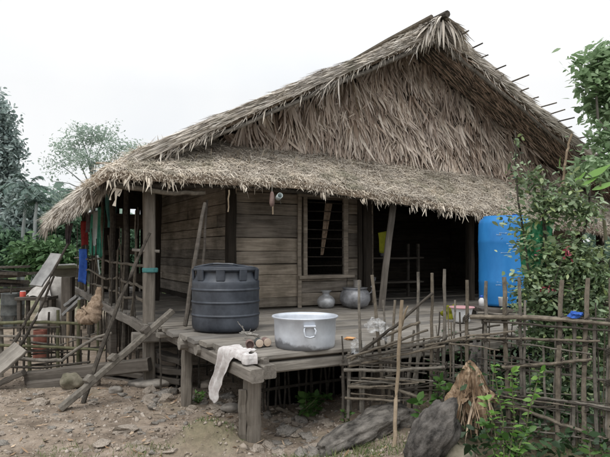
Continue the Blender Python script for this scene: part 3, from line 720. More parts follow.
# screen of thin sticks under the floor
for i in range(56):
    u = .05 + i * .075 + R.uniform(-.03, .03); v = .25 + R.uniform(-.08, .08) - (.0 if i % 3 else .5); p = hw(u, v, 0)
    mb = MB(); mb.pole([(u, v, g1(p.x, p.y) - .03), (u + R.uniform(-.06, .06), v, R.uniform(.52, .68))], .013, .010, 5, .008, 3); mb.build('screen_stick', M['pole_dark'], house)
for z in (.15, .42):
    mb = MB(); mb.pole([(-.1, .2, z), (2, .16, z + .03), (4.3, .2, z)], .018, .015, 6, .012, 4); mb.build('screen_rail', M['pole_dark'], house)
for i in range(22):
    v = .4 + i * .28; p = hw(.1, v, 0)
    mb = MB(); mb.pole([(.1 + R.uniform(-.05, .05), v, g1(p.x, p.y) - .03), (.1 + R.uniform(-.05, .05), v + R.uniform(-.08, .08), R.uniform(.5, .68))], .014, .011, 5, .008, 3); mb.build('screen_stick', M['pole_dark'], house)
for i in range(62):
    u = .75 + i * .065 + R.uniform(-.03, .03); v = -1.62 + R.uniform(-.06, .06); p = hw(u, v, 0)
    mb = MB(); mb.pole([(u, v, g1(p.x, p.y) - .03), (u + R.uniform(-.05, .05), v, R.uniform(.5, .62))], .012, .009, 5, .008, 3); mb.build('screen_stick', M['pole_dark'], house)
for z in (.22, .45):
    mb = MB(); mb.pole([(.7, -1.66, z), (2.5, -1.68, z + .03), (4.9, -1.66, z)], .016, .013, 6, .012, 4); mb.build('screen_rail', M['pole_dark'], house)
bk = MB(); bk.beam((.85, -1.5, .3), (5, -1.5, .3), .03, .74, (0, 0, 1), .05, 1, 0); bk.build('under_floor_dark_panel', M['black'], house)  # added black sheet standing in for the deep shade below the deck
# earth-dark boards at the back of the under-floor
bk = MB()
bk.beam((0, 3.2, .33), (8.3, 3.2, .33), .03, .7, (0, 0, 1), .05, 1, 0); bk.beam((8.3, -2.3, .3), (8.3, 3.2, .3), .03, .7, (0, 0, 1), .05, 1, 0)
bk.build('under_floor_dark_panel', M['soot_x'], house)

# ------------------------------------------------------------------ things leaning on the house
def stick_thing(name, label, cat, pts, r0, r1, mat, n=8, wob=.006, group=None, sub=5, knots=0.):
    mb = MB(); c = Vector(pts[0]); mb.pole([Vector(p) - c for p in pts], r0, r1, n, wob, sub, knots)
    o = mb.build(name, M[mat]); o.location = c
    return tag(o, label, cat, group)
def beam_thing(name, label, cat, a, b, w, h, mat, up=(0, 0, 1), group=None, ch=.14, jit=.005, segs=6):
    mb = MB(); a = Vector(a); b = Vector(b); L = (b - a).length
    mb.beam((0, 0, 0), (L, 0, 0), w, h, (0, 0, 1), ch, segs, jit)
    o = mb.build(name, M[mat]); o.location = a
    d = (b - a).normalized(); upv = Vector(up); s = upv.cross(d).normalized(); n = d.cross(s)
    o.rotation_euler = Matrix((d, s, n)).transposed().to_euler()
    return tag(o, label, cat, group)
# notched ladder
la, lb_ = gp(60, 412) + Vector((0, 0, .03)), at(173, 311, 6.55)
lad = thing('notched_ladder', 'single plank ladder with three cleats sloping from the dirt to the deck', 'ladder', la)
dl = lb_ - la; n_ = dl.normalized(); sdl = n_.cross(Vector((0, 0, 1))).normalized(); nn = sdl.cross(n_)
mb = MB(); mb.beam((0, 0, 0), dl, .105, .055, (0, 0, 1), .14, 10, .005); mb.build('stringer', M['bamboo_grey'], lad)
for k in (.26, .47, .76):
    p = dl * k + nn * .045
    mb = MB(); mb.beam(p - sdl * .06 - n_ * .01, p + sdl * .06 + n_ * .01, .085, .045, nn, .2, 2, .005); mb.build('tread', M['wood_n'] if k > .7 else M['bamboo_grey'], lad)
stick_thing('prop_pole', 'long dark crooked pole leaning from the dirt up against the corner post', 'pole', [gp(83, 403), at(100, 352, 6.5), at(120, 300, 6.65), at(136, 262, 6.8), at(150, 233, 6.9)], .028, .018, 'pole_dark', sub=3)
stick_thing('prop_pole', 'wide grey pole leaning on the plank wall beside the black tank', 'pole', [at(185, 326, 6.45), at(194, 262, 6.7), at(205, 203, 7.0)], .026, .022, 'wood_n', sub=4)
stick_thing('prop_pole', 'thinner pole right behind the wide one leaning near the black tank', 'pole', [at(198, 326, 6.95), at(203, 262, 7.15), at(207, 200, 7.4)], .018, .015, 'wood_n', sub=4)
a, b = at(381, 309, 8.35), at(393, 205, 8.5)
beam_thing('prop_board', 'grey board leaning in the kitchen doorway beside a yellow cloth', 'board', a, b, .09, .05, 'wood_n', (0, -1, 0))
# pouch and pipe hung from the eave
pp = hv(272, 199, -.46); pw = HM @ pp
pch = thing('hanging_pouch', 'small brown pouch with a tube and pale stick hanging from the eave', 'pouch', pw)
mb = MB(); mb.lathe([(.012, .09), (.022, .07), (.030, .02), (.034, -.05), (.022, -.09), (.004, -.10)], (0, 0, 0), 14, .08); mb.build('bag', M['clay'], pch, True)
mb = MB(); mb.pole([(-.02, 0, .02), (.01, -.01, -.08), (.012, -.01, -.19)], .010, .009, 7); mb.build('stick', M['reed'], pch)
tb = MB(); tb.lathe([(.030, 0), (.034, 0), (.034, .12), (.030, .12), (.027, .01)], (0, 0, 0), 16); to = tb.build('tube', M['pale_cloth'], pch, True); to.location = (.075, -.03, .01); to.rotation_euler = (rad(80), 0, rad(15))
mb = MB(); mb.pole([(0, 0, .08), (0, .02, .2)], .004, .004, 5); mb.build('cord', M['wire'], pch)
mb = MB(); mb.pole([(.09, 0, 0), (.11, 0, -.06)], .007, .004, 5); mb.build('strap', M['pole_dark'], pch)
stick_thing('hanging_stick', 'thin pale stick hanging from the thatch above the black tank', 'stick', [hw(*hv(229, 190, -.4)), hw(*hv(228, 212, -.4))], .010, .008, 'reed', 6)

# ------------------------------------------------------------------ vessels on the deck
tc_ = Vector((-.845, 6.42, DZ)); 
tank = thing('water_tank', 'black ribbed plastic water tank standing on the deck', 'tank', tc_)
RT, HT = .355, .655
prof = [(0, 0), (RT - .05, 0), (RT - .03, .005), (RT - .010, .022), (RT - .002, .05), (RT, .08)]
for zc in (.165, .30, .43):
    prof += [(RT, zc - .05), (RT, zc - .02), (RT, zc - .016), (RT, zc - .013), (RT + .0015, zc - .0115), (RT + .006, zc - .008), (RT + .008, zc), (RT + .006, zc + .008), (RT + .0015, zc + .0115), (RT, zc + .013), (RT, zc + .016), (RT, zc + .02), (RT, zc + .05)]
prof += [(RT, .51), (RT - .004, .518), (RT - .022, .535), (RT - .03, .55), (RT - .045, .60), (RT - .045, .615), (RT - .02, .622), (RT - .012, .63), (RT - .012, .645), (RT - .02, .652)]
mb = MB(); mb.lathe(prof, (0, 0, 0), 64)
mb.build('body', M['tank'], tank, True)
mb = MB(); mb.lathe([(RT - .02, .652), (RT - .08, .668), (RT - .2, .675), (.05, .682), (0, .683)], (0, 0, 0), 48); mb.build('top', M['tank'], tank, True)
for k in range(9):
    a = 2 * math.pi * k / 9 - .9; mb = MB(); c = Vector((math.cos(a), math.sin(a), 0)); t_ = Vector((-c.y, c.x, 0))
    mb.beam(c * (RT - .018) + Vector((0, 0, .53)), c * (RT - .012) + Vector((0, 0, .64)), .09, .03, c, .3, 2, .001); mb.build('shoulder_lug', M['tank'], tank)
mb = MB(); mb.pole([(-RT + .03, -.05, .655), (-.1, -.2, .70), (.1, -.21, .69), (RT - .06, -.08, .655)], .012, .012, 6, .003, 4); mb.build('rope', M['tank'], tank)

pc = Vector((.0, 5.30, DZ - .012))
pot = thing('cooking_pot', 'big pale aluminium cooking pot standing at the front edge of the deck', 'pot', pc)
mb = MB(); mb.lathe([(0, 0), (.235, 0), (.255, .012), (.262, .04), (.268, .12), (.272, .25), (.290, .266), (.293, .274), (.288, .279), (.272, .272), (.264, .25), (.258, .05), (.24, .02), (0, .016)], (0, 0, 0), 64); mb.build('body', M['pot'], pot, True)
for a in (rad(-82), rad(98)):
    c = Vector((math.cos(a), math.sin(a), 0)); t_ = Vector((-c.y, c.x, 0)); b = c * .275
    mb = MB(); mb.pole([b - t_ * .035 + Vector((0, 0, .215)), b - t_ * .05 + c * .02 + Vector((0, 0, .18)), b - t_ * .04 + c * .028 + Vector((0, 0, .135)), b + c * .03 + Vector((0, 0, .125)), b + t_ * .04 + c * .028 + Vector((0, 0, .135)), b + t_ * .05 + c * .02 + Vector((0, 0, .18)), b + t_ * .035 + Vector((0, 0, .215))], .0075, .0075, 8, 0, 3)
    h = mb.build('handle', M['alu'], pot, True)
    mb = MB(); mb.beam(b - t_ * .05 + c * .004 + Vector((0, 0, .215)), b + t_ * .05 + c * .004 + Vector((0, 0, .215)), .018, .03, c, .3, 2, 0); mb.build('bracket', M['alu'], h)
def jug(name, label, cat, base, prof, mat):
    t = thing(name, label, cat, base); mb = MB(); mb.lathe(prof, (0, 0, 0), 40); mb.build('body', M[mat], t, True); return t
jb = hw(*hv(326, 305, .46)); jb.z = DZ
jg = jug('water_jug', 'small round aluminium water jug with a flared neck under the window', 'jug', jb, [(0, 0), (.07, 0), (.115, .035), (.132, .085), (.125, .13), (.09, .17), (.052, .19), (.048, .205)], 'alu_dull')
mb = MB(); mb.lathe([(.048, .203), (.052, .225), (.078, .25), (.080, .255), (.070, .252), (.04, .22)], (0, 0, 0), 32); mb.build('neck', M['alu_dull'], jg, True)
kb_ = hw(*hv(355, 306, .36)); kb_.z = DZ
kt = jug('cooking_vessel', 'large dark round aluminium vessel in front of the black doorpost', 'pot', kb_, [(0, 0), (.12, 0), (.19, .04), (.225, .11), (.222, .18), (.195, .24), (.165, .265)], 'alu_soot')
mb = MB(); mb.lathe([(.165, .262), (.185, .285), (.19, .292), (.17, .29), (.12, .288), (0, .29)], (0, 0, 0), 32); mb.build('rim', M['alu_soot'], kt, True)
mb = MB(); mb.pole([(.2, -.02, .2), (.245, -.02, .23), (.26, -.02, .29), (.23, -.02, .31)], .012, .010, 7); mb.build('spout', M['alu_soot'], kt, True)
cu = jug('tin_cup', 'small straight tin can standing on the large dark vessel', 'can', kb_ + Vector((.035, 0, .2905)), [(0, 0), (.055, 0), (.057, .01), (.057, .10), (.06, .105), (.054, .108), (.052, .02), (0, .012)], 'tin')
mb = MB(); mb.lathe([(.0575, .028), (.060, .031), (.0575, .034)], (0, 0, 0), 24); mb.build('band', M['wire'], cu, True)

# blue drum
db = Vector((2.03, 6.3, DZ + .0)) 
db = hw(4.72, -1.05, 0); 
def drum_at(): 
    p = at(507, 305, 7.6); return p
dp = drum_at(); dp.x -= .015; bz = dp.z
drum = thing('blue_drum', 'tall bright blue plastic drum with worn white print under the eave', 'drum', (dp.x, dp.y, bz))
RD, HD = .325, 1.12
mb = MB(); mb.lathe([(0, 0), (RD - .03, 0), (RD - .005, .012), (RD, .04), (RD + .003, .28), (RD + .007, .30), (RD + .003, .32), (RD, .60), (RD + .004, .78), (RD + .007, .80), (RD + .003, .82), (RD - .003, 1.02), (RD - .02, 1.07), (RD - .06, 1.10), (RD - .065, HD), (0, HD)], (0, 0, 0), 56); mb.build('body', M['blue_drum'], drum, True)
mb = MB(); mb.lathe([(.05, HD), (.05, HD + .025), (.045, HD + .03), (0, HD + .03)], (.15, 0, 0), 20); mb.build('cap', M['blue_plastic'], drum, True)
mb = MB()
for (a, z, l, h) in ((-1.9, .80, .20, .006), (-1.85, .77, .26, .008), (-1.80, .745, .3, .006), (-1.78, .71, .12, .006), (-2.05, .66, .1, .005), (-2.2, .30, .08, .006), (-2.25, .27, .06, .005), (-1.55, .68, .1, .008), (-2.2, .88, .05, .005), (-2.1, .9, .08, .004)):
    P = [((RD + .006) * math.cos(a + k * l / 6 / RD * 1.2), (RD + .006) * math.sin(a + k * l / 6 / RD * 1.2), z + s * h + R.uniform(-.004, .004)) for k in range(7) for s in (-1, 1)]
    mb.grid(P, 6, 1)
mb.build('worn_print', M['white_scuff'], drum)
stand = thing('drum_stand', 'low plank stand under the blue drum', 'stand', (dp.x, dp.y, 0))
for k in range(4):
    mb = MB(); mb.beam((-.42, -.3 + k * .2, bz - .035), (.42, -.3 + k * .2, bz - .035), .18, .05, (0, 0, 1), .15, 3, .004); mb.build('top_board', M['wood_n'], stand)
for sx in (-1, 1):
    for sy in (-1, 1):
        mb = MB(); mb.beam((sx * .34, sy * .28, g1(dp.x, dp.y) - .05), (sx * .34, sy * .28, bz - .06), .08, .08, (0, 1, 0)); mb.build('leg', M['wood_n'], stand)

# tins lying with wire at the corner
for i, (x, y, lab, mt) in enumerate(((250, 346, 'rusty open tin lying at the deck corner', 'clay'), (259.5, 344.5, 'tin with a cream lid lying between two other tins', 'cream'), (267.5, 343.5, 'tin lying nearest to the big cooking pot', 'cream'))):
    p = onz(x, y + 3.2, DZ); t = thing('tin_can', lab, 'tin', p + Vector((0, 0, .037)), rad(8 + 6 * i))
    b = MB(); b.lathe([(.034, -.004), (.036, 0), (.036, .09), (.034, .094), (0, .094)] if i else [(.031, .03), (.031, -.002), (.036, -.003), (.036, .09), (.034, .094), (0, .094)], (0, 0, 0), 24); o = b.build('body', M['clay'] if i != 1 else M['iron'], t); o.rotation_euler = (rad(-90), 0, 0)
    if i:
        b = MB(); b.lathe([(.0315, -.007), (.0335, -.006), (.0345, -.003)], (0, 0, 0), 24); o2 = b.build('lid', M[mt], t); o2.rotation_euler = (rad(-90), 0, 0)
wt = thing('wire_tangle', 'tangle of thin pale wire on the deck behind the tins', 'wire', onz(247, 340, DZ))
mb = MB(); q = Vector((-.03, .05, .01)); pts = [q]
for k in range(46):
    a = k * .75; pts.append(Vector((.02 + .075 * math.cos(a) + R.uniform(-.03, .03), .03 + .05 * math.sin(a) + R.uniform(-.03, .03), .012 + .05 * abs(math.sin(k * .37)) + R.uniform(0, .015))))
mb.pole(pts, .0042, .0042, 5, 0, 2); mb.build('coil', M['wire'], wt)
for dx, dz_, l in ((-.09, .17, .1), (-.05, .13, .07), (.03, .10, .05), (.08, .09, .05)):
    mb = MB(); mb.pole([(0, .04, .03), (dx * .5, .03, dz_ * .6), (dx, .02, dz_)], .004, .003, 5, .006, 4); mb.build('strand', M['wire'], wt)

# white cloth over the corner
def drape():
    P = []; NS, NT = 90, 50; c0, c1 = .44, .07
    for i in range(NS + 1):
        s = i / NS * (c0 + c1)
        if s < c0: ps = Vector((left_u(-2.67 + (c0 - s)) - .065, -2.67 + (c0 - s), 0)); out = Vector((-1, 0, 0))
        else: ps = Vector((left_u(-2.67) - .065 + (s - c0), -2.69, 0)); out = Vector((0, -1, 0))
        k = max(0, 1 - abs(s - c0) / .12); 
        if k > 0: out = (Vector((-1, 0, 0)) * max(0, (c0 + .12 - s)) + Vector((0, -1, 0)) * max(0, s - c0 + .12)).normalized(); ps = ps + out * .012 * k
        hang = .42 * (1 - sstep(s, .09, .26)) + .06 + .014 * math.sin(s * 17)
        inn = (.13 + .015 * math.sin(s * 23 + 1)) * max(.3, min(1, abs(s - c0) / .11))
        hang = float(hang)
        for j in range(NT + 1):
            t = j / NT * (inn + hang)
            wr = .010 * math.sin(s * 62 + t * 5) + .005 * math.sin(s * 83 - t * 21) + .007 * mnoise.noise(Vector((s * 26, t * 9, 3))) + .003 * mnoise.noise(Vector((s * 60, t * 30, 8)))
            if t < inn: p = ps - out * (inn - t); z = DZ + .010 + abs(wr) * .9
            else:
                dwn = t - inn; sway = .0
                tw = float(sstep(dwn, .05, .4)); p = ps + out * (.018 + wr + .012 * min(1, dwn / .03)); z = DZ + .012 - dwn
                if s < .4: p = p + Vector((0, (.28 - s) * -.25 * tw * -1, 0)) * 1.0 + Vector((0, .12 * tw, 0)); p.x += -.02 * tw
            P.append((p.x, p.y, z))
    mb = MB(); mb.grid(P, NS, NT); return mb
cl = drape().build('white_cloth', M['white_cloth'], None, True); cl.matrix_world = HM
tag(cl, 'crumpled white cloth draped over the front corner of the deck', 'cloth')
so = cl.modifiers.new('t', 'SOLIDIFY'); so.thickness = .003

# generic hanging cloth
def cloth(name, label, tl, tr, drop, mat, cat='cloth', fold=.02, taper=.85, group=None, seed=0, waves=3):
    tl, tr = Vector(tl), Vector(tr); c = (tl + tr) / 2; ax = (tr - tl); out = ax.cross(Vector((0, 0, 1))).normalized(); P = []; NS, NT = 16, 14
    for i in range(NS + 1):
        for j in range(NT + 1):
            s = i / NS - .5; t = j / NT; w = 1 + (taper - 1) * t
            f = fold * (.5 if waves == 1 else 1) * (.3 + t) * math.sin((s + .5) * waves * 6.28 + seed + t * 1.5)
            P.append(ax * s * w + out * f + Vector((0, 0, -drop * t * (1 + .04 * math.sin(s * 3.5 + seed)))) + ax * .06 * math.sin(t * 4 + seed))
    mb = MB(); mb.grid(P, NS, NT); o = mb.build(name, M[mat], None, True); o.location = c
    so = o.modifiers.new('t', 'SOLIDIFY'); so.thickness = .004
    return tag(o, label, cat, group)
Yv = lambda v: hw(-.1, v, 0).y
cloth('hanging_cloth', 'green cloth hanging under the side eave of the veranda', at(98, 207, 10.6), at(105, 206, 10.5), .86, 'green_cloth', seed=1, waves=2)
cloth('hanging_cloth', 'pale grey cloth hanging right beside the green one', at(93, 211, 10.9), at(100, 210, 10.9), .62, 'pale_cloth', seed=2, waves=1)
cloth('hanging_cloth', 'dark teal cloth hanging from the eave above the veranda rail', at(105, 194, 9.9), at(116, 193, 9.85), .45, 'teal_cloth', seed=3, taper=.6, waves=2)
cloth('hanging_cloth', 'second dark teal cloth hanging nearest to the corner of the veranda', at(109, 199, 10.1), at(117, 198, 9.9), .50, 'teal_cloth', seed=13, taper=.8, waves=2)
cloth('hanging_cloth', 'faded green skirt hanging low behind the pale grey cloth', at(91, 214, 11.3), at(97, 213, 11.0), .75, 'green_cloth', seed=14, taper=1.1, waves=2)
cloth('hanging_cloth', 'red cloth hanging near the far end of the veranda', at(81, 221, 12.2), at(88, 221, 12.15), .50, 'red_cloth', seed=4, taper=.95, waves=1)
cloth('hanging_cloth', 'blue grey shirt hanging between the red and pale cloths', at(86, 213, 11.9), at(92, 212, 11.6), .40, 'grey_cloth', seed=5, waves=2)
cloth('hanging_cloth', 'bright blue cloth hanging over the veranda rail', at(79, 249, 12.0), at(87, 249, 11.95), .68, 'blue_cloth', seed=6, taper=1., waves=1)
cloth('hanging_cloth', 'dark ragged cloth hanging at the outermost end of the eave', at(65, 224, 12.2), at(73, 223, 12.15), .42, 'grey_cloth', seed=8, taper=.6, waves=2)
yc = cloth('hanging_cloth', 'yellow cloth hanging in the dark kitchen doorway', at(377.5, 233, 8.75), at(387, 231, 8.8), .30, 'yellow_cloth', seed=7, taper=.55, waves=1)
# burlap sack slung on the fence post
sk = MB(); NS, NT = 48, 28; P = []
PTS = [(99, 287), (98, 297), (95, 307), (91, 314), (86, 317), (81, 314), (78, 309)]; RR = [.025, .05, .095, .125, .115, .075, .01]
for i in range(NS + 1):
    q = i / NS * 6; k = min(int(q), 5); fr_ = q - k; x = PTS[k][0] * (1 - fr_) + PTS[k + 1][0] * fr_; y = PTS[k][1] * (1 - fr_) + PTS[k + 1][1] * fr_; r = RR[k] * (1 - fr_) + RR[k + 1] * fr_
    c = at(x, y, 7.35); d_ = Vector((PTS[k + 1][0] - PTS[k][0], 0, -(PTS[k + 1][1] - PTS[k][1]))).normalized(); n_1 = Vector((-d_.z, 0, d_.x))
    for j in range(NT + 1):
        t = 2 * math.pi * j / NT; rr = r * (1 + .10 * math.sin(t * 3 + i * .4) + .06 * math.sin(i * 1.1 + t) + .30 * mnoise.noise(Vector((i * .35, math.cos(t) * 1.6, math.sin(t) * 1.6))) + .12 * mnoise.noise(Vector((i * .9, math.cos(t) * 4, math.sin(t) * 4))))
        P.append(c + n_1 * (rr * math.cos(t)) + Vector((0, rr * .6 * math.sin(t), 0)))
sk.grid(P, NS, NT); o = sk.build('burlap_sack', M['burlap'], None, True); tag(o, 'brown burlap sack slung over the rickety fence beside the veranda', 'sack')
# plastic bags, scraps
def lump(name, label, cat, c, sx, sy, sz, mat, amp=.35, sub=3, seed=0., group=None, freq=1.6, smooth=True, rz=0, flat=0.):
    bm = bmesh.new(); bmesh.ops.create_icosphere(bm, subdivisions=sub, radius=1)
    for v in bm.verts:
        k = 1 + amp * (mnoise.noise(v.co * freq + Vector((seed, seed * 1.3, 2))) + .4 * mnoise.noise(v.co * freq * 2.7 + Vector((seed, 1, seed))))
        v.co = Vector((v.co.x * sx, v.co.y * sy, max(v.co.z, -1 + flat) * sz)) * k
    me = bpy.data.meshes.new(name); bm.to_mesh(me); bm.free()
    o = link(name, me, M[mat], None, smooth); o.location = c; o.rotation_euler = (0, 0, rz)
    return tag(o, label, cat, group) if label else o
lump('plastic_bag', 'crumpled clear plastic bag caught on the fence rail above the deck', 'bag', at(375, 325, 5.05), 0.075, .045, .055, 'bag', .55, 4, 1, freq=1.9)
lump('plastic_bag', 'smaller clear plastic bag hanging at the deck edge below an orange scrap', 'bag', at(357, 348, 5.2), .055, .04, .065, 'bag', .7, 4, 5, freq=1.9)
lump('plastic_bag', 'clear plastic scrap drooping under the bigger crumpled bag', 'bag', at(385, 334, 5.05), .045, .03, .05, 'bag', .7, 4, 9, freq=1.9)
lump('orange_peel', 'small orange peel lying on the deck edge', 'peel', onz(350, 339.5, DZ) + Vector((0, 0, .012)), .05, .035, .014, 'orange', .4, 3, 3)
lump('yellow_bag', 'yellow plastic bag lying on the deck beside the white basin', 'bag', onz(451, 318, DZ) + Vector((0, 0, .06)), .09, .07, .11, 'yellow_cloth', .8, 3, 4, smooth=False)
bp = onz(462, 322, DZ); bas = thing('plastic_basin', 'white plastic basin with a pink rim on the deck behind the fence', 'basin', bp)
mb = MB(); mb.lathe([(0, 0), (.085, 0), (.095, .02), (.125, .165), (.125, .17), (.115, .165), (.085, .03), (0, .025)], (0, 0, 0), 32); mb.build('body', M['white_plastic'], bas, True)
mb = MB(); mb.lathe([(.124, .162), (.146, .166), (.149, .175), (.142, .18), (.116, .176)], (0, 0, 0), 32); mb.build('rim', M['pink_plastic'], bas, True)
cp = at(503, 301, 7.15); cup = thing('plastic_cup', 'small white plastic cup at the foot of the blue drum', 'cup', cp + Vector((0, 0, -.06)))
mb = MB(); mb.lathe([(0, 0), (.045, 0), (.055, .10), (.058, .105), (.052, .105), (.043, .01), (0, .01)], (0, 0, 0), 24); mb.build('body', M['white_plastic'], cup, True)
cp = at(481.5, 300, 7.15); cup = thing('plastic_bottle', 'little blue and white bottle beside the blue drum foot', 'bottle', cp + Vector((0, 0, -.07)))
mb = MB(); mb.lathe([(0, 0), (.032, 0), (.034, .07), (.02, .09), (.015, .10)], (0, 0, 0), 20); mb.build('body', M['white_plastic'], cup, True)
mb = MB(); mb.lathe([(.017, .098), (.017, .125), (0, .126)], (0, 0, 0), 16); mb.build('cap', M['blue_plastic'], cup, True)
# kitchen rack with pots
kx = hw(4.55, 1.6, DZ); rack = thing('kitchen_rack', 'dark wooden rack with two shelves inside the kitchen', 'rack', kx, HA)
for u in (-.5, .5):
    for v in (-.15, .15):
        mb = MB(); mb.beam((u, v, 0), (u, v, .95), .05, .05, (0, 1, 0)); mb.build('upright', M['wood_n'], rack)
for z in (.28, .70):
    mb = MB(); mb.beam((-.6, 0, z), (.6, 0, z), .36, .03, (0, 0, 1)); mb.build('shelf', M['wood_n'], rack)
for (du, z, r, lab) in ((-.42, .296, .075, 'small steel pot on the lower shelf of the kitchen rack'), (-.15, .716, .10, 'round steel pot on the upper shelf of the kitchen rack')):
    t = thing('steel_pot', lab, 'pot', hw(4.55 + du, 1.55, DZ + z)); mb = MB(); mb.lathe([(0, 0), (r * .8, 0), (r, r * .4), (r, r * .9), (r * 1.08, r), (r * .95, r), (r * .5, r * 1.15), (0, r * 1.25)], (0, 0, 0), 28); mb.build('body', M['alu_soot'], t, True)
    mb = MB(); mb.lathe([(.012, r * 1.24), (.016, r * 1.4), (0, r * 1.45)], (0, 0, 0), 12); mb.build('knob', M['alu_soot'], t, True)

# ------------------------------------------------------------------ fences
def fence(name, label, cat, stakes, rails, c):
    f = thing(name, label, cat, c); c = Vector(c)
    for (pts, r0, r1, mat) in stakes:
        mb = MB(); mb.pole([Vector(p) - c for p in pts], r0, r1, 7, .004, 5, .10); mb.build('stake', M[mat], f)
    for (pts, r0, r1, mat) in rails:
        mb = MB(); mb.pole([Vector(p) - c for p in pts], r0, r1, 7, .004, 6, .09); mb.build('rail', M[mat], f)
    return f
def fy(x): return 5.25 - (x - 345) * (.9 / 265)      # depth of the tall fence along the photo's width
def stake(x0, y0, x1=None, yb=None, r=.019, mat='bamboo_grey', dy=0.):
    Y = fy(x0) + dy; a = at(x0, y0, Y); x1 = x0 if x1 is None else x1
    b = at(x1, yb or 420, Y); g = g1(b.x, b.y); b = at(x1, yb, Y) if yb else Vector((b.x, b.y, g - .06))
    return ([b, (a + b) / 2 + Vector((R.uniform(-.012, .012), 0, 0)), a], r, r * .8, mat)
def rail(pts, r=.015, mat='bamboo_grey', dy=-.03):
    return ([at(x, y, fy(x) + dy) for x, y in pts], r, r * .8, mat)
st = [stake(418, 272, 415, r=.017), stake(432, 273, 430, r=.018, mat='bamboo'), stake(444.5, 269, 443, r=.019), stake(467, 280, 464, r=.02, mat='bamboo'), stake(486, 281, 485, r=.02), stake(504, 277, 509, r=.024, mat='bamboo'), stake(519, 277, 522, r=.018), stake(525, 300, 524, r=.014),
      stake(562, 280, 557, r=.024, mat='bamboo'), stake(588, 278, 583, r=.023, mat='bamboo'), stake(575, 320, 573, r=.016), stake(594, 322, 596, r=.017), stake(611, 278, 609, r=.024, mat='bamboo'), stake(608, 345, 606, r=.015), stake(590, 428, 588, r=.03), stake(543, 345, 545, r=.012), stake(455, 300, 452, r=.012)]
rl = [rail([(478, 313), (530, 316), (612, 320)], .014, 'bamboo_grey', .03), rail([(470, 317), (540, 318), (612, 324)], .024, 'bamboo'), rail([(484, 321), (560, 327), (612, 331)], .012, 'pole_dark'),
      rail([(425, 349), (447, 341), (480, 338), (530, 339), (600, 341)], .014, 'bamboo'), rail([(425, 342), (470, 330), (500, 325)], .012, 'bamboo_grey', .03), rail([(425, 346), (470, 336), (515, 331)], .012, 'bamboo'),
      rail([(500, 336), (560, 342), (612, 351)], .013, 'pole_dark', .03), rail([(502, 367), (550, 364), (592, 359)], .018, 'bamboo'), rail([(430, 366), (480, 368), (540, 371), (612, 381)], .014, 'bamboo_grey', .03),
      rail([(430, 375), (480, 388), (520, 396), (580, 404), (612, 411)], .014, 'pole_dark'), rail([(470, 394), (520, 408), (560, 424), (612, 441)], .019, 'bamboo'), rail([(535, 436), (575, 446), (612, 452)], .011, 'pole_dark', .03), rail([(540, 398), (575, 402), (612, 408)], .012, 'bamboo_grey')]
for k in range(42):
    x = R.uniform(425, 610); y0 = R.uniform(300, 395); st.append(stake(x + R.uniform(-6, 6), y0, x, r=R.uniform(.006, .010), mat=R.choice(('pole_dark', 'bamboo_grey', 'bamboo')), dy=R.uniform(.0, .06)))
for k in range(26):
    x0 = R.uniform(420, 560); x1 = min(612, x0 + R.uniform(50, 130)); y0 = R.uniform(335, 440); sl = R.uniform(-.05, .22)
    rl.append(rail([(x0, y0), ((x0 + x1) / 2, y0 + sl * (x1 - x0) / 2 + R.uniform(-2, 2)), (x1, y0 + sl * (x1 - x0))], R.uniform(.006, .010), R.choice(('pole_dark', 'bamboo_grey', 'bamboo')), R.uniform(-.05, .05)))
rl = [(p, a * .78, b * .78, m_) for p, a, b, m_ in rl]; st = [(p, a * .84, b * .84, m_) for p, a, b, m_ in st]
fc = at(520, 440, fy(520)); fen = fence('bamboo_fence', 'tall stake fence with woven bamboo rails in front of the leafy bush', 'fence', st, rl, fc)
for x, ys_ in ((444, (341, 367, 376)), (466, (318, 338, 369)), (485, (319, 338, 389)), (505, (317, 339, 367, 400)), (520, (318, 340, 396)), (560, (319, 340, 363, 404, 424)), (586, (320, 341, 360, 408, 433)), (609, (321, 350, 381, 440))):
    for y in ys_:
        p = at(x, y, fy(x) - .012) - fc; mb = MB(); pts = []
        for q in range(17):
            a = q * math.pi / 2; pts.append(p + Vector((.026 * math.cos(a) + R.uniform(-.003, .003), .03 * math.sin(a), -.022 + .0028 * q + .02 * math.cos(a))))
        mb.pole(pts, .0042, .0042, 5, .001, 2); mb.build('lashing', M['pole_dark'], fen)
# the hurdle in front of the deck
def hst(x0, y0, x1, yb, r=.015, mat='bamboo_grey', Y=5.12): return ([at(x1, yb, Y), at(x0, y0, Y)], r, r * .85, mat)
def hrl(pts, r=.014, mat='bamboo_grey', Y=5.08): return ([at(x, y, Y + (x - 345) * -.0025) for x, y in pts], r, r * .85, mat)
st = [hst(359, 280, 361, 412, .013), hst(372, 275, 385, 410, .016, 'bamboo'), hst(349, 352, 348, 418, .016), hst(364, 352, 363, 416, .013), hst(395, 300, 388, 408, .013, 'bamboo'), hst(414, 330, 405, 405, .013), hst(422, 350, 407, 402, .014), hst(383, 300, 390, 402, .010), hst(398, 352, 400, 405, .012), hst(343, 360, 343, 418, .013, 'pole_dark'), hst(424, 338, 424, 374, .010, 'pole_dark')]
rl = [hrl([(349, 362), (380, 338), (412, 325), (420, 322)], .016, 'bamboo', 5.15), hrl([(347, 358), (390, 344), (428, 330)], .012, 'pole', 5.02), hrl([(349, 364), (395, 350), (440, 339)], .015, 'bamboo_grey'), hrl([(349, 366), (400, 355), (445, 346)], .013, 'bamboo'),
      hrl([(344, 370), (390, 371), (445, 367)], .017, 'bamboo_grey'), hrl([(340, 365), (380, 363), (440, 364)], .012, 'pole_dark'), hrl([(352, 385), (405, 379)], .020, 'bamboo_grey', 5.14), hrl([(345, 398), (400, 401)], .013, 'bamboo'), hrl([(348, 387), (390, 387), (422, 399)], .018, 'pole'), hrl([(340, 377), (410, 383)], .012, 'pole_dark', 5.16)]
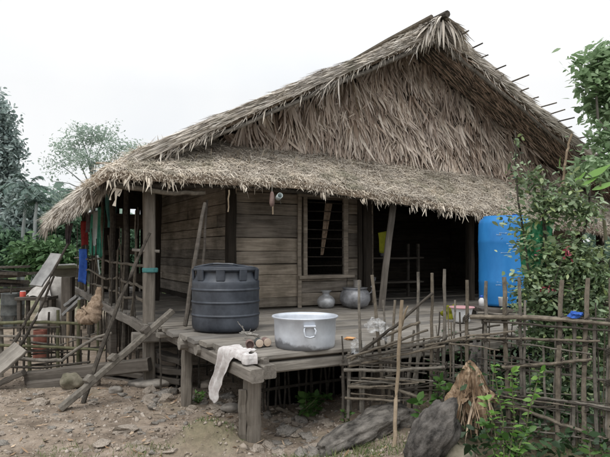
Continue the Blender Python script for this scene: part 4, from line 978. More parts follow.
rl.append(([at(360, 352, 5.0), at(395, 326, 4.95), at(433, 293, 4.9)], .017, .013, 'pole_dark'))
for k in range(20):
    x = R.uniform(340, 440); st.append(hst(x, R.uniform(335, 375), x + R.uniform(-5, 5), 410, R.uniform(.006, .009), R.choice(('pole_dark', 'bamboo_grey')), 5.12 + R.uniform(0, .06)))
for k in range(18):
    x0 = R.uniform(338, 400); y0 = R.uniform(345, 400); rl.append(hrl([(x0, y0), (x0 + R.uniform(40, 70), y0 + R.uniform(-14, 8))], R.uniform(.006, .009), R.choice(('pole_dark', 'bamboo_grey', 'bamboo')), 5.08 + R.uniform(-.04, .08)))
rl = [(p, a * .85, b * .85, m_) for p, a, b, m_ in rl]
fence('bamboo_hurdle', 'low criss-cross bamboo hurdle closing the gap under the deck', 'fence', st, rl, at(385, 412, 5.1))
stick_thing('forked_stick', 'pale forked stick standing by itself before the bamboo hurdle', 'stick', [gp(394, 448), at(397, 390, 4.7), at(402, 300, 4.75)], .016, .014, 'reed')
o = stick_thing('split_stick', 'splintered pale stub rising beside the forked stick', 'stick', [at(399, 330, 4.85), at(408, 306, 4.82)], .016, .006, 'reed')

# left fence
def lf(x, y, Y=7.6): return at(x, y, Y)
st = [([lf(2, 388), lf(1, 318)], .022, .02, 'bamboo_grey'), ([lf(24, 380), lf(24, 318)], .016, .014, 'pole_dark'), ([lf(30, 378), lf(28, 318)], .024, .02, 'bamboo_green'), ([lf(58, 372), lf(58, 310)], .022, .02, 'bamboo_green'), ([lf(68, 350), lf(68, 312)], .02, .018, 'pole_pale' if False else 'reed'), ([lf(78, 372), lf(79, 300)], .022, .018, 'bamboo_green'), ([lf(98, 372), lf(98, 318)], .016, .014, 'bamboo_green'), ([lf(47, 370), lf(49, 312)], .014, .013, 'pole_dark'), ([lf(88, 372), lf(90, 322)], .014, .012, 'pole_dark')]
rl = [([lf(-4, 323, 7.55), lf(45, 322, 7.5), lf(82, 324, 7.5)], .022, .018, 'bamboo_green'), ([lf(-4, 328, 7.55), lf(60, 327, 7.5)], .014, .012, 'pole_dark'), ([lf(-4, 336, 7.55), lf(50, 336, 7.5), lf(108, 340, 7.4)], .016, .014, 'bamboo_grey'), ([lf(-4, 345, 7.55), lf(50, 347, 7.5), lf(105, 350, 7.4)], .02, .016, 'bamboo_green'), ([lf(20, 352, 7.55), lf(104, 347, 7.5)], .014, .012, 'pole_dark'), ([lf(0, 366, 7.5), lf(40, 368, 7.5), lf(90, 362, 7.4)], .016, .014, 'pole_dark'), ([lf(10, 340, 7.6), lf(60, 345, 7.6), lf(100, 332, 7.6)], .012, .010, 'bamboo_grey')]
for k in range(12):
    x = R.uniform(0, 106); st.append(([lf(x + R.uniform(-4, 4), R.uniform(366, 378), 7.6 + R.uniform(0, .25)), lf(x + R.uniform(-3, 3), R.uniform(312, 340), 7.6 + R.uniform(0, .25))], R.uniform(.008, .014), .008, 'pole_dark'))
for k in range(8):
    y = R.uniform(322, 368); x0 = R.uniform(-5, 40); rl.append(([lf(x0, y, 7.7), lf(x0 + R.uniform(30, 70), y + R.uniform(-8, 8), 7.65)], R.uniform(.008, .014), .008, 'pole_dark'))
fence('stick_fence', 'rickety fence of thin green grey poles left of the ladder', 'fence', st, rl, lf(45, 376))
stick_thing('bent_pole', 'long curved pale bamboo pole lying against the rickety fence', 'pole', [at(14, 358, 7.3), at(45, 361, 7.3), at(62, 360, 7.25), at(78, 348, 7.2), at(96, 337, 7.2), at(112, 333, 7.2)], .024, .016, 'bamboo_grey', sub=3)
stick_thing('crossed_pole', 'dark pole leaning across the top of the rickety fence', 'pole', [at(-2, 372, 7.2), at(24, 325, 7.35), at(48, 282, 7.5), at(68, 244, 7.7)], .026, .016, 'pole_dark')
stick_thing('crossed_pole', 'second dark pole leaning close beside the crossing one', 'pole', [at(20, 346, 7.4), at(36, 318, 7.5), at(54, 276, 7.6)], .02, .014, 'pole_dark')
beam_thing('timber_beam', 'heavy dark squared timber lying on stones along the rickety fence', 'timber', at(27, 378, 7.15), at(150, 364, 6.95), .12, .15, 'wood_n')
beam_thing('timber_beam', 'dark timber block bedded in the dirt under the longer one', 'timber', at(31, 387, 7.12), at(92, 380, 7.1), .2, .16, 'wood_n')
for i, (x0, y0, x1, y1, lab) in enumerate(((108, 378, 180, 390, 'lowest of the split boards stacked under the house corner'), (112, 371, 184, 381, 'middle split board in the stack under the house corner'), (118, 363, 186, 372, 'top split board in the stack under the house corner'), (152, 352, 186, 362, 'short board poking out above the stack under the house'))):
    beam_thing('split_board', lab, 'board', at(x0, y0, 7.75 - i * .03), at(x1, y1, 7.05 - i * .03), .16, .07, 'wood_n', group='boards stacked under the house')
beam_thing('old_plank', 'wide grey plank sloping at the far end of the rickety fence', 'plank', at(-8, 372, 6.9), at(21, 347, 7.1), .26, .045, 'wood_x', (0, -.6, 1))
beam_thing('old_plank', 'darker plank propped beneath the wide grey one', 'plank', at(-6, 386, 6.95), at(24, 372, 7.0), .15, .06, 'wood_n')

# stuff beyond the left fence
def drumm(name, label, x0, x1, yt, Y, mat, z0=None):
    r = (x1 - x0) / 2 * Y / F; c = at((x0 + x1) / 2, yt, Y); zb = g1(c.x, c.y); h = c.z - zb
    t = thing(name, label, 'drum', (c.x, c.y, zb)); mb = MB()
    mb.lathe([(0, 0), (r, 0), (r * 1.02, .01), (r, .03), (r, h * .33), (r * 1.03, h * .35), (r, h * .37), (r, h * .64), (r * 1.03, h * .66), (r, h * .68), (r, h - .02), (r * 1.02, h), (r * .97, h), (r * .96, h - .02), (0, h - .025)], (0, 0, 0), 32); mb.build('body', M[mat], t, True)
    mb = MB(); mb.lathe([(.03, h - .025), (.03, h + .01), (0, h + .01)], (r * .5, 0, 0), 12); mb.build('bung', M[mat], t); return t
drumm('metal_drum', 'grey metal drum standing beyond the rickety fence', 2, 24, 293, 12.6, 'iron')
drumm('rusty_drum', 'rusty red drum behind the rickety fence poles', 34, 49, 330, 8.9, 'rust')
stick_thing('upright_stick', 'thin stick standing up out of the grey drum', 'stick', [at(11, 300, 12.6), at(11.5, 285, 12.6)], .02, .015, 'pole_dark')
tb_ = at(38, 298, 12.0); tab = thing('rough_table', 'rough wooden table with a white sheet beyond the fence', 'table', (tb_.x, tb_.y, g1(tb_.x, tb_.y))); hz = tb_.z - g1(tb_.x, tb_.y)
mb = MB(); mb.beam((-.35, 0, hz), (.3, 0, hz), .5, .06, (0, 0, 1)); mb.build('tabletop', M['wood_n'], tab)
for sx in (-.28, .24):
    for sy in (-.18, .18): mb = MB(); mb.beam((sx, sy, 0), (sx, sy, hz - .03), .07, .07, (0, 1, 0)); mb.build('leg', M['wood_n'], tab)
rc = at(22.8, 298, 12.0); t = thing('red_can', 'small red can standing on the table edge by the grey drum', 'can', rc)
mb = MB(); mb.lathe([(0, 0), (.055, 0), (.058, .01), (.058, .12), (.05, .13), (0, .13)], (0, 0, 0), 20); mb.build('body', M['red_plastic'], t, True)
mb = MB(); mb.lathe([(.055, .13), (.05, .14), (0, .14)], (0, 0, 0), 20); mb.build('lid', M['white_plastic'], t, True)
mb = MB(); P = []
for i in range(13):
    for j in range(9):
        a, b = i / 12, j / 8; p = at(26 + 22 * a + (1 - b) * 3, 296.5 - 17 * a * b - 2 * b, 11.9 + .5 * b); P.append((p.x, p.y, p.z + .02 * math.sin(a * 9 + b * 5)))
mb.grid(P, 12, 8); o = mb.build('white_sheet', M['pale_sack'], None, True); tag(o, 'white sheet folded over the rough table', 'sheet')
lump('pale_sack', 'big pale full sack standing behind the rough table', 'sack', at(57, 301, 12.6), .34, .3, .52, 'pale_sack', .2, 3, 2, freq=1.5)
lump('pale_sack', 'lower pale sack slumped at the foot of the big one', 'sack', at(50, 318, 11.8), .28, .25, .2, 'pale_sack', .25, 3, 6, freq=1.5)
a = at(68, 322, 11.2); beam_thing('squat_post', 'thick dark squared post behind the burlap sack', 'post', (a.x, a.y, g1(a.x, a.y) - .05), at(68, 277, 11.2), .20, .2, 'wood_n', (0, -1, 0))
# little stair with leaning grey sheet
for k, (x0, y0, x1, y1) in enumerate(((64, 312, 82, 298), (66, 303, 78, 296))):
    beam_thing('stair_board', ('lower' if k == 0 else 'upper') + ' grey board of the broken steps beside the dark squared post', 'board', at(x0, y0 + 3, 10.3), at(x1, y1, 10.3), .05, .14, 'sheet_metal', (0, -1, .2))
beam_thing('leaning_board', 'wide grey weathered board leaning up on the crossed poles', 'board', at(36, 286, 9.2), at(57, 254, 9.5), .27, .03, 'sheet_metal', (-.5, -1, .5))
# dark lumber heap and low shed beyond
for i in range(11):
    x0, x1 = -14 + R.uniform(-3, 5), R.uniform(26, 44); y = 293 - i * 2.6; Y = 15.5 + R.uniform(-.5, .6)
    beam_thing('old_board', 'dark weathered board in the heap beyond the grey drum', 'board', at(x0, y + R.uniform(0, 6), Y), at(x1 - i * .9, y + R.uniform(-1, 5), Y - .3), R.uniform(.2, .45), R.uniform(.05, .1), 'pole_dark', group='boards heaped beyond the grey drum')
sh = at(62, 268, 20); shed = thing('low_shed', 'low grey shed far beyond the pale sacks', 'shed', (sh.x, sh.y, 0))
mb = MB(); mb.beam((-.3, 0, .5), (.55, 0, .5), .1, 1.0, (0, 0, 1)); mb.build('wall', M['wood_n'], shed)
mb = MB(); mb.beam((-.4, -.2, 1.02), (.65, -.2, 1.06), .8, .05, (0, .2, 1)); mb.build('roof', M['sheet_metal'], shed)

# ------------------------------------------------------------------ stones, stumps
lump('foundation_stone', 'flat grey stone under the corner post of the house', 'stone', hw(0, -.02, gz_p0 + .02), .24, .17, .07, 'rock', .3, 3, 11, freq=1.2, flat=.4)
def rock(x, y, w, h, mat, label, seed, group=None, d=.8):
    p = gp(x, y); Y = p.y; sx = w / 2 * Y / F; sz = h / 2 * Y / F
    return lump('stone', label, 'stone', (p.x, p.y + sx * .3, p.z + sz * .65), sx, sx * d, sz, mat, .35, 3, seed, group, 1.3, rz=seed)
rock(71, 388, 26, 18, 'rock_moss', 'rounded mossy brown stone beside the foot of the ladder', 1.2)
rock(85, 384, 16, 14, 'rock', 'smaller round grey stone touching the mossy one', 2.5)
rock(92, 387, 18, 11, 'rock_brown', 'flat tan stone between the dark pole and the ladder', 4.4)
rock(115, 393, 14, 8, 'rock', 'pale low stone under the ladder beside the dark pole', 7.1)
rock(232, 412, 20, 10, 'rock', 'angular grey stone in the dirt before the thick deck leg', 3.1)
rock(206, 388, 18, 9, 'rock_brown', 'flat brown stone behind the dangling cloth', 5.3)
def stump_lump(label, c, sx, sy, sz, tilt, seed, rz=0, axis='x'):
    bm = bmesh.new(); bmesh.ops.create_icosphere(bm, subdivisions=5, radius=1); f = Vector((.5, 3, 3)) if axis == 'x' else Vector((3, 3, .5))
    for v in bm.verts:
        q = v.co.copy(); sd = Vector((seed, seed * 1.3, 2))
        k = 1 + .28 * mnoise.noise(q * 1.4 + sd) + .12 * mnoise.noise(q * 3.2 + sd) + .13 * (.5 - abs(mnoise.noise(Vector((q.x * f.x, q.y * f.y, q.z * f.z)) * 1.3 + sd))) + .05 * mnoise.noise(Vector((q.x * f.x, q.y * f.y, q.z * f.z)) * 5 + sd) + .03 * mnoise.noise(q * 14)
        v.co = Vector((q.x * sx, q.y * sy, q.z * sz)) * k
    me = bpy.data.meshes.new('old_stump'); bm.to_mesh(me); bm.free()
    o = link('old_stump', me, M['stump_x' if axis == 'x' else 'stump'], None, True); o.location = c; o.rotation_euler = (tilt[0], tilt[1], rz)
    return tag(o, label, 'stump')
stump_lump('long grey weathered log sloping out of the dirt before the hurdle', gp(357, 445) + Vector((0, .1, .04)), .34, .15, .115, (0, rad(-20), 0), 3.4, rad(15))
stump_lump('grey weathered log half hidden behind the sloping one', gp(388, 436) + Vector((0, .25, .03)), .28, .16, .13, (0, rad(-10), 0), 5.9, rad(10))
stump_lump('big dark gnarled stump at the foot of the dry leaf bundle', gp(433, 466) + Vector((.02, .16, .13)), .135, .15, .27, (0, rad(30), 0), 9.6, 0, 'z')
lump('stone', 'dull brown stone under the dry leaf bundle', 'stone', gp(462, 466) + Vector((0, .12, .02)), .11, .09, .09, 'rock_moss', .3, 3, 3.3)
# dark mass (old trunk) behind the fence
stump_lump('dark upright trunk piece standing behind the dry leaf bundle', at(475, 366, 5.2) + Vector((0, 0, -.1)), .065, .08, .30, (0, rad(6), 0), 1.9, 0, 'z')

ROCKS = []
for i in range(7):
    bm = bmesh.new(); bmesh.ops.create_icosphere(bm, subdivisions=2, radius=1)
    for v in bm.verts: v.co = Vector((v.co.x * 1.15, v.co.y * .8, v.co.z * .5)) * (1 + .75 * mnoise.noise(v.co * 1.5 + Vector((i * 3.1, 0, i))))
    me = bpy.data.meshes.new('stone'); bm.to_mesh(me); bm.free(); me.polygons.foreach_set('use_smooth', [i % 3 == 0] * len(me.polygons)); me.materials.append(M['rock_brown' if i % 3 else 'rock']); ROCKS.append(me)
spots = []
for _ in range(285):
    r = R.random()
    if r < .55: x, y = R.uniform(0, 330), R.uniform(392, 455)
    elif r < .8: x, y = R.gauss(200, 40), R.uniform(390, 412)
    else: x, y = R.uniform(262, 345), R.uniform(395, 455)
    if 238 < x < 266 and y < 445: continue
    spots.append((x, y))
for (x, y) in spots:
    p = gp(x, y); s = min(.10, .02 + R.expovariate(1 / .020))
    o = bpy.data.objects.new('stone', R.choice(ROCKS)); COL.objects.link(o)
    o.location = (p.x, p.y, p.z + s * R.uniform(-.12, .15)); o.scale = (s, s, s * R.uniform(.6, 1.1)); o.rotation_euler = (R.uniform(-.3, .3), R.uniform(-.3, .3), R.uniform(0, 6.28))
    tag(o, 'small loose grey brown stone lying on the bare dirt yard', 'stone', 'small stones scattered over the dirt yard')
def gravel(N):
    t = np.array([[1, 0, -.3], [-.5, .87, -.3], [-.5, -.87, -.3], [.1, .1, .55]]); f = np.array([[0, 1, 3], [1, 2, 3], [2, 0, 3], [0, 2, 1]])
    x = NR.uniform(-3.6, 1.2, N); y = 3.9 + 4.2 * NR.rand(N) ** 1.2; s = NR.gamma(1.8, .0055, N) + .003; a = NR.uniform(0, 6.28, N)
    b = t[None] * s[:, None, None] * NR.uniform(.6, 1.4, (N, 4, 3)); ca, sa = np.cos(a)[:, None], np.sin(a)[:, None]
    Vx = b[:, :, 0] * ca - b[:, :, 1] * sa + x[:, None]; Vy = b[:, :, 0] * sa + b[:, :, 1] * ca + y[:, None]; Vz = b[:, :, 2] * .8 + gz(x, y)[:, None] + s[:, None] * .1
    return np.stack([Vx, Vy, Vz], 2).reshape(-1, 3), (f[None] + (np.arange(N) * 4)[:, None, None]).reshape(-1, 3)
m, t_ = nt('gravel'); c = ramp(t_, [(0, (.14, .115, .09)), (.4, (.27, .225, .185)), (.8, (.35, .30, .25)), (1, (.42, .37, .32))], island(t_)); finish(t_, c, .95, None, spec=.15); M['gravel'] = m
tag(mesh_np('gravel', *gravel(9000), M['gravel']), 'fine gravel and crumbs of earth over the yard', 'gravel', kind='stuff')

# ------------------------------------------------------------------ plants
LEAF = (.25, 1., .8, .08)
def leaves_at(C, size, sd=None, up=.4, jitter=.5, prof=LEAF, droop=.25, aspect=.5, dirs=None):
    C = np.array(C); N = len(C)
    d = NR.normal(0, 1, (N, 3)); d[:, 2] = d[:, 2] * .5 - .1
    if dirs is not None: d = d * .5 + dirs
    n = NR.normal(0, .5, (N, 3)); n[:, 2] += up + .6
    n = n - nrmz(d) * np.sum(n * nrmz(d), 1, keepdims=True)
    L = size * NR.uniform(1 - jitter, 1 + jitter, N)
    return blade_arrays(C, d, n, L, L * aspect * NR.uniform(.75, 1.15, N), 0., -L * .08, prof=prof, droop=L * droop * NR.uniform(0, 1, N), roll=.5)
def blob_points(blobs, K, per, sig, shell=.55):
    out = []; vol = [b[1][0] * b[1][1] * b[1][2] for b in blobs]; tot = sum(vol)
    for (c, r), vv in zip(blobs, vol):
        k = max(2, int(K * vv / tot)); u = nrmz(NR.normal(0, 1, (k, 3))) * (shell + (1 - shell) * NR.rand(k, 1)) 
        cc = np.array(c) + u * np.array(r)
        for q in cc:
            m_ = max(1, int(per * NR.uniform(.4, 1.6))); out.append(q + NR.normal(0, 1, (m_, 3)) * np.array([sig, sig, sig * .7]))
    return np.concatenate(out)
def tree(name, label, cat, base, trunk, r, blobs, K, per, sig, size, leafmat, barkmat, limbs=(), group=None, shell=.5, aspect=.5):
    t = thing(name, label, cat, base, 0, group); b = Vector(base)
    mb = MB(); mb.pole([Vector(p) - b for p in trunk], r, r * .35, 9, r * .25, 5); tr = mb.build('trunk', M[barkmat], t, True)
    for pts, rr in limbs:
        mb = MB(); mb.pole([Vector(p) - b for p in pts], rr, rr * .3, 6, rr * .6, 4); mb.build('limb', M[barkmat], tr, True)
    bl = [((Vector(c) - b), rr) for c, rr in blobs]
    mesh_np('crown', *leaves_at(blob_points(bl, K, per, sig, shell), size, aspect=aspect), M[leafmat], t)
    return t
def autolimbs(fork, blobs, r):
    return [([fork, (Vector(fork) * .45 + Vector(c) * .55) + Vector((R.uniform(-.3, .3), 0, R.uniform(-.1, .35))), Vector(c) + Vector((R.uniform(-.2, .2), 0, rr[2] * .5))], r) for c, rr in blobs]
# the airy tree behind the roof
YB = 26.; sc = YB / F
def blob(x, y, w, h, Y, d=None): p = at(x, y, Y); k = Y / F; return (p, (w / 2 * k, (d or w * .6) / 2 * k, h / 2 * k))
bl = [blob(95, 137, 44, 20, 26), blob(70, 148, 40, 22, 26.4), blob(120, 148, 44, 20, 25.6), blob(58, 166, 26, 18, 26), blob(88, 158, 46, 18, 25.5), blob(132, 160, 22, 12, 26), blob(110, 166, 36, 14, 26), blob(80, 130, 30, 10, 26), blob(110, 131, 26, 9, 26), blob(54, 184, 18, 12, 26), blob(56, 196, 30, 12, 26.5)]
b0_ = at(96, 285, 26); b0_.z = 0; fork = at(93, 192, 26)
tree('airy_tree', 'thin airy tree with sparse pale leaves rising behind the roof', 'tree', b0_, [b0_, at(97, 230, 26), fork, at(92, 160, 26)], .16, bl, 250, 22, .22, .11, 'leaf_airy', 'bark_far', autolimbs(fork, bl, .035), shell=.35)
# tall dark trees at the frame's left
bl = [blob(-4, 122, 30, 44, 30), blob(-18, 115, 40, 60, 31), blob(0, 150, 36, 46, 30), blob(-14, 175, 50, 60, 30), blob(0, 188, 34, 44, 30.5), blob(-2, 225, 40, 60, 31), blob(-8, 105, 18, 20, 30), blob(10, 142, 14, 16, 30), blob(9, 176, 14, 16, 30)]
b1_ = at(-2, 268, 30); b1_.z = 0
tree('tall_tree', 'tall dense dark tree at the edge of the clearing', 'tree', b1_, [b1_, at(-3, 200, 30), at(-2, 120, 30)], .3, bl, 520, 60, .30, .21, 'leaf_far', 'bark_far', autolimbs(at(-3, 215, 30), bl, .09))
bl = [blob(22, 200, 22, 40, 27), blob(16, 230, 26, 40, 27), blob(26, 222, 18, 30, 27.5)]
b2_ = at(20, 268, 27); b2_.z = 0
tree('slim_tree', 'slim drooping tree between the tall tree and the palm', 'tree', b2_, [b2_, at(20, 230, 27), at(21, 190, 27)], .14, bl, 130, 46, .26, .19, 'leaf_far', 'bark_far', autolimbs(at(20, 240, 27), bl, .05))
# palms
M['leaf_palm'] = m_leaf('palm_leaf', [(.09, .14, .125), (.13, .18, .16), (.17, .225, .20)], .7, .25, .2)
def palm(label, x, yt, Y, nf, L, seed, mat='leaf_palm', group='palms beyond the yard'):
    top = at(x, yt, Y); base = Vector((top.x + R.uniform(-.2, .2), Y, 0)); t = thing('palm_tree', label, 'palm', base, 0, group)
    mb = MB(); mb.pole([(0, 0, 0), (top - base) * .5 + Vector((R.uniform(-.1, .1), 0, 0)), top - base], .09, .06, 8, .01, 5); mb.build('trunk', M['bark_far'], t, True)
    c = top - base
    for k in range(nf):
        a = 2 * math.pi * k / nf + R.uniform(-.3, .3); el = R.uniform(.1, 1.25); d = Vector((math.cos(a) * math.cos(el), math.sin(a) * math.cos(el), math.sin(el)))
        pts = [c + d * (L * s) + Vector((0, 0, -.75 * L * s * s * (1.1 - .4 * math.sin(el)))) for s in np.linspace(0, 1, 8)]
        B_, D_ = [], []
        for i in range(1, 8):
            for q in range(5):
                s = (i - 1 + q / 5); p = pts[i - 1].lerp(pts[i], q / 5); fd = (pts[i] - pts[i - 1]).normalized(); s_ = fd.cross(Vector((0, 0, 1))).normalized()
                for sg in (-1, 1): B_.append(p); D_.append(s_ * sg + fd * .6 + Vector((0, 0, -.35 + R.uniform(-.2, .2))))
        nB = len(B_); fv, fq = blade_arrays(np.array(B_), np.array(D_), np.tile([[0, 0, 1.]], (nB, 1)), NR.uniform(.24, .42, nB) * L * .5, .045 * L * .7, 0, 0, droop=.05 * L, roll=.5)
        mesh_np('frond', fv, fq, M[mat], t)
palm('tallest palm tree with arching fronds beyond the yard', 27, 188, 24, 10, 1.35, 1, group=None)
palm('smaller palm tree leaning beside the tallest one', 37, 202, 23, 9, 1.2, 2, group=None)
palm('low palm tree with drooping fronds before the tall dense tree', 10, 232, 25, 10, 1.5, 3, group=None)
# shrubs filling the middle distance
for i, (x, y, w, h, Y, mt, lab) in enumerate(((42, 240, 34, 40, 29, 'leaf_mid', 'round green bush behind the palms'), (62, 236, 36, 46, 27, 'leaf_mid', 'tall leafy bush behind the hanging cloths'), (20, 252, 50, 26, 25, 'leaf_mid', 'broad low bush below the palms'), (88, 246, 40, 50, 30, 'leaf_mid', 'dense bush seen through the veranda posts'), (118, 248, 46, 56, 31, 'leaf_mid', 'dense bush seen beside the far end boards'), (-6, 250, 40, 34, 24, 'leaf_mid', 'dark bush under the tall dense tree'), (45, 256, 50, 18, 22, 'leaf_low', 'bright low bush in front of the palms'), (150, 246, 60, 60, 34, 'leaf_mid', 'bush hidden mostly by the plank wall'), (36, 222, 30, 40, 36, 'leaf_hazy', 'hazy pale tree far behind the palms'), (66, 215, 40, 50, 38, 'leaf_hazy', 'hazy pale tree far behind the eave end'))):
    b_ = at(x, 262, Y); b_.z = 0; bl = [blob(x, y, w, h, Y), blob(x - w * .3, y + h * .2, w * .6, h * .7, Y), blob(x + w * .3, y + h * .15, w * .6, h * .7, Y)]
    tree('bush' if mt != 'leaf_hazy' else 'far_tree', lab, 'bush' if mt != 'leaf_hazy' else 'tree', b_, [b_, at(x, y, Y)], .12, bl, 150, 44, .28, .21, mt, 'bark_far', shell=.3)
# a belt of far woodland, one mass
def wood(N):
    x = NR.uniform(-140, 160, N); y = 78 + NR.uniform(-8, 14, N); z = NR.rand(N) ** .8 * (7 + 3.5 * fbm(x, y * 0, .12, 2.) + 1.5 * fbm(x, y * 0, .5, 1.))
    return leaves_at(np.stack([x, y, z], 1), 1.5, droop=.1, aspect=.8)
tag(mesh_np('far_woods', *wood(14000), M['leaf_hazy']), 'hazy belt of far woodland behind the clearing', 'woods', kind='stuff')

# bush behind the fence
def bush(name, label, cat, base, stems, blobs, K, per, sig, size, mat, aspect=.5, shell=.3, extra=None, barkmat='pole_dark'):
    t = thing(name, label, cat, base); b = Vector(base)
    for pts, r in stems:
        mb = MB(); mb.pole([Vector(p) - b for p in pts], r, r * .4, 6, .012, 4); mb.build('stem', M[barkmat], t)
    bl = [((Vector(c) - b), rr) for c, rr in blobs]
    pts = blob_points(bl, K, per, sig, shell)
    if extra is not None: pts = np.concatenate([pts, np.array([Vector(q) - b for q in extra])])
    mesh_np('foliage', *leaves_at(pts, size, aspect=aspect), M[mat], t); return t
bb0 = at(562, 440, 5.3); bb0.z = g1(bb0.x, bb0.y)
bl = [blob(548, 205, 44, 50, 5.25), blob(580, 208, 40, 40, 5.3), blob(570, 260, 70, 60, 5.2), blob(545, 285, 50, 50, 5.15), blob(598, 280, 50, 60, 5.2), blob(565, 330, 70, 60, 5.2), blob(535, 335, 36, 40, 5.2), blob(600, 350, 50, 80, 5.25), blob(560, 395, 60, 60, 5.2), blob(525, 250, 24, 30, 5.2), blob(570, 182, 30, 20, 5.3), blob(528, 180, 24, 40, 5.3), blob(540, 390, 50, 50, 5.3), blob(528, 300, 30, 60, 5.2), blob(585, 405, 50, 50, 5.15), blob(556, 300, 60, 50, 5.1), blob(590, 310, 40, 50, 5.1), blob(520, 220, 26, 34, 5.25)]
top = [at(516 + R.gauss(0, 3), 135 + R.uniform(0, 50), 5.25) for _ in range(40)] + [at(540 + R.gauss(0, 3.5), 165 + R.uniform(0, 30), 5.25) for _ in range(30)] + [at(505 + R.uniform(0, 20), 195 + R.uniform(0, 30), 5.2) for _ in range(24)]
bush('leafy_bush', 'big dark leafy bush standing behind the tall stake fence', 'bush', bb0,
     [([bb0, at(552, 300, 5.25), at(540, 200, 5.25)], .02), ([bb0, at(575, 300, 5.25), at(590, 190, 5.3)], .02), ([bb0, at(540, 330, 5.2), at(518, 200, 5.25), at(515, 130, 5.25)], .014), ([bb0, at(600, 340, 5.2), at(612, 240, 5.2)], .016), ([at(549, 260, 5.25), at(541, 164, 5.25)], .009)],
     bl, 1150, 14, .072, .048, 'leaf_bush', .52, .1, top)
# pink young leaves in the bush
pk = [(551 + R.gauss(0, 3), 290 + R.gauss(0, 2.5)) for _ in range(14)] + [(567 + R.gauss(0, 1.5), 252 + R.gauss(0, 5)) for _ in range(14)] + [(533, 250), (536, 252), (534, 255), (545, 287), (540, 292)]
fl = thing('pink_sprig', 'pink flowering sprigs among the dark leaves of the big bush', 'flowers', at(555, 280, 4.98))
mesh_np('pink_petals', *leaves_at([at(x, y, 4.98) - at(555, 280, 4.98) for x, y in pk], .04, aspect=.4), M['leaf_pink'], fl)
mb = MB(); mb.pole([(0, 0, -.15), (0, 0, 0), (.08, .02, .2)], .004, .003, 5); mb.build('stem', M['pole_dark'], fl)
gcl = cloth('green_tarp', 'mint green cloth hanging on the bush near the blue drum', at(521, 224, 5.3), at(554, 219, 5.3), .44, 'leaf_cloth', seed=3, taper=.9, fold=.04, waves=3)
stick_thing('bare_stem', 'tall bare pale stem rising out of the big bush', 'stem', [at(556, 215, 5.35), at(563, 182, 5.35), at(567, 152, 5.35), at(572, 134, 5.35)], .014, .009, 'reed')
# tree hanging in from the right
bl = [blob(596, 66, 44, 36, 9.5), blob(612, 100, 50, 60, 9.6), blob(596, 84, 34, 22, 9.4), blob(604, 140, 34, 34, 9.0), blob(590, 168, 36, 22, 8.6), blob(612, 165, 40, 40, 8.8), blob(618, 55, 40, 30, 9.6)]
b3_ = at(640, 330, 9.5); b3_.z = 0; fk = at(634, 160, 9.5)
tree('broadleaf_tree', 'bright leafy tree reaching over the roof end beside the bush', 'tree', b3_, [b3_, at(637, 230, 9.5), fk, at(622, 80, 9.6)], .13, bl, 230, 16, .11, .12, 'leaf_tree', 'bark', autolimbs(fk, bl, .035), shell=.3)
# banana-like broad leaves under it
bn = thing('broadleaf_plant', 'low plant with broad bright leaves at the roof end', 'plant', at(600, 182, 7.2))
o_ = at(600, 182, 7.2)
for (x0, y0, x1, y1, w) in ((585, 178, 612, 166, .14), (578, 186, 600, 178, .10), (592, 190, 618, 182, .13), (570, 186, 588, 172, .07), (560, 168, 558, 156, .05)):
    a, b = at(x0, y0, 7.2) - o_, at(x1, y1, 7.15) - o_
    v_, q_ = blade_arrays(np.array([a]), np.array([b - a]), np.array([[0, -.6, 1.]]), np.array([(b - a).length]), np.array([w]), 0, .03, prof=(.15, .8, 1., .85, .4, .05), roll=.1); mesh_np('leaf', v_, q_, M['leaf_bright'], bn, True)
mb = MB(); mb.pole([at(606, 240, 7.25) - o_, at(600, 182, 7.2) - o_], .02, .012, 7); mb.build('stem', M['bamboo_green'], bn)
# fresh sapling in front of the fence, and small weeds
def sapling(name, label, stems, size, mat, aspect=.42, gap=.035, group=None, dens=1.):
    b = Vector(stems[0][0]); t = thing(name, label, 'plant', b, 0, group); C, D = [], []
    for pts in stems:
        mb = MB(); P_ = [Vector(p) - b for p in pts]; mb.pole(P_, .006, .003, 5, .006, 4); mb.build('stem', M['bamboo_green'], t)
        for a, c in zip(P_[:-1], P_[1:]):
            n = max(1, int((c - a).length / gap * dens))
            for i in range(n):
                p = a.lerp(c, (i + .5) / n); an = R.uniform(0, 6.28)
                for s in (0, math.pi): C.append(p); D.append((math.cos(an + s), math.sin(an + s), .5))
        for k in range(5): C.append(P_[-1]); D.append((R.gauss(0, .7), R.gauss(0, .7), .8))
    mesh_np('foliage', *leaves_at(C, size, dirs=np.array(D) * 1.6, aspect=aspect, droop=.5), M[mat], t); return t
fr = 4.05
sapling('sapling', 'fresh bright green sapling growing in front of the stake fence', [[gp(505, 470), at(503, 420, fr), at(494, 366, fr)], [gp(508, 470), at(514, 420, fr), at(512, 372, fr)], [gp(512, 470), at(526, 425, fr), at(537, 380, fr), at(541, 372, fr)], [gp(503, 470), at(494, 430, fr), at(486, 400, fr)], [gp(512, 470), at(520, 440, fr), at(524, 432, fr)]], .055, 'leaf_bright', .45, .028)
sapling('sapling', 'darker low sapling at the foot of the fresh bright one', [[gp(500, 475), at(492, 445, 4.0), at(484, 425, 4.0)], [gp(515, 475), at(522, 450, 4.0), at(530, 432, 4.0)], [gp(505, 475), at(508, 450, 4.0), at(506, 440, 4.0)]], .07, 'leaf_fresh', .5, .035)
sapling('weed', 'green weed sprouting between the big stump and the hurdle', [[gp(428, 440), at(432, 410, 4.75), at(440, 382, 4.75)], [gp(424, 440), at(422, 415, 4.75), at(418, 402, 4.75)], [gp(430, 440), at(436, 400, 4.75), at(446, 390, 4.75)]], .085, 'leaf_fresh', .5, .04)
p_ = gp(312, 416)
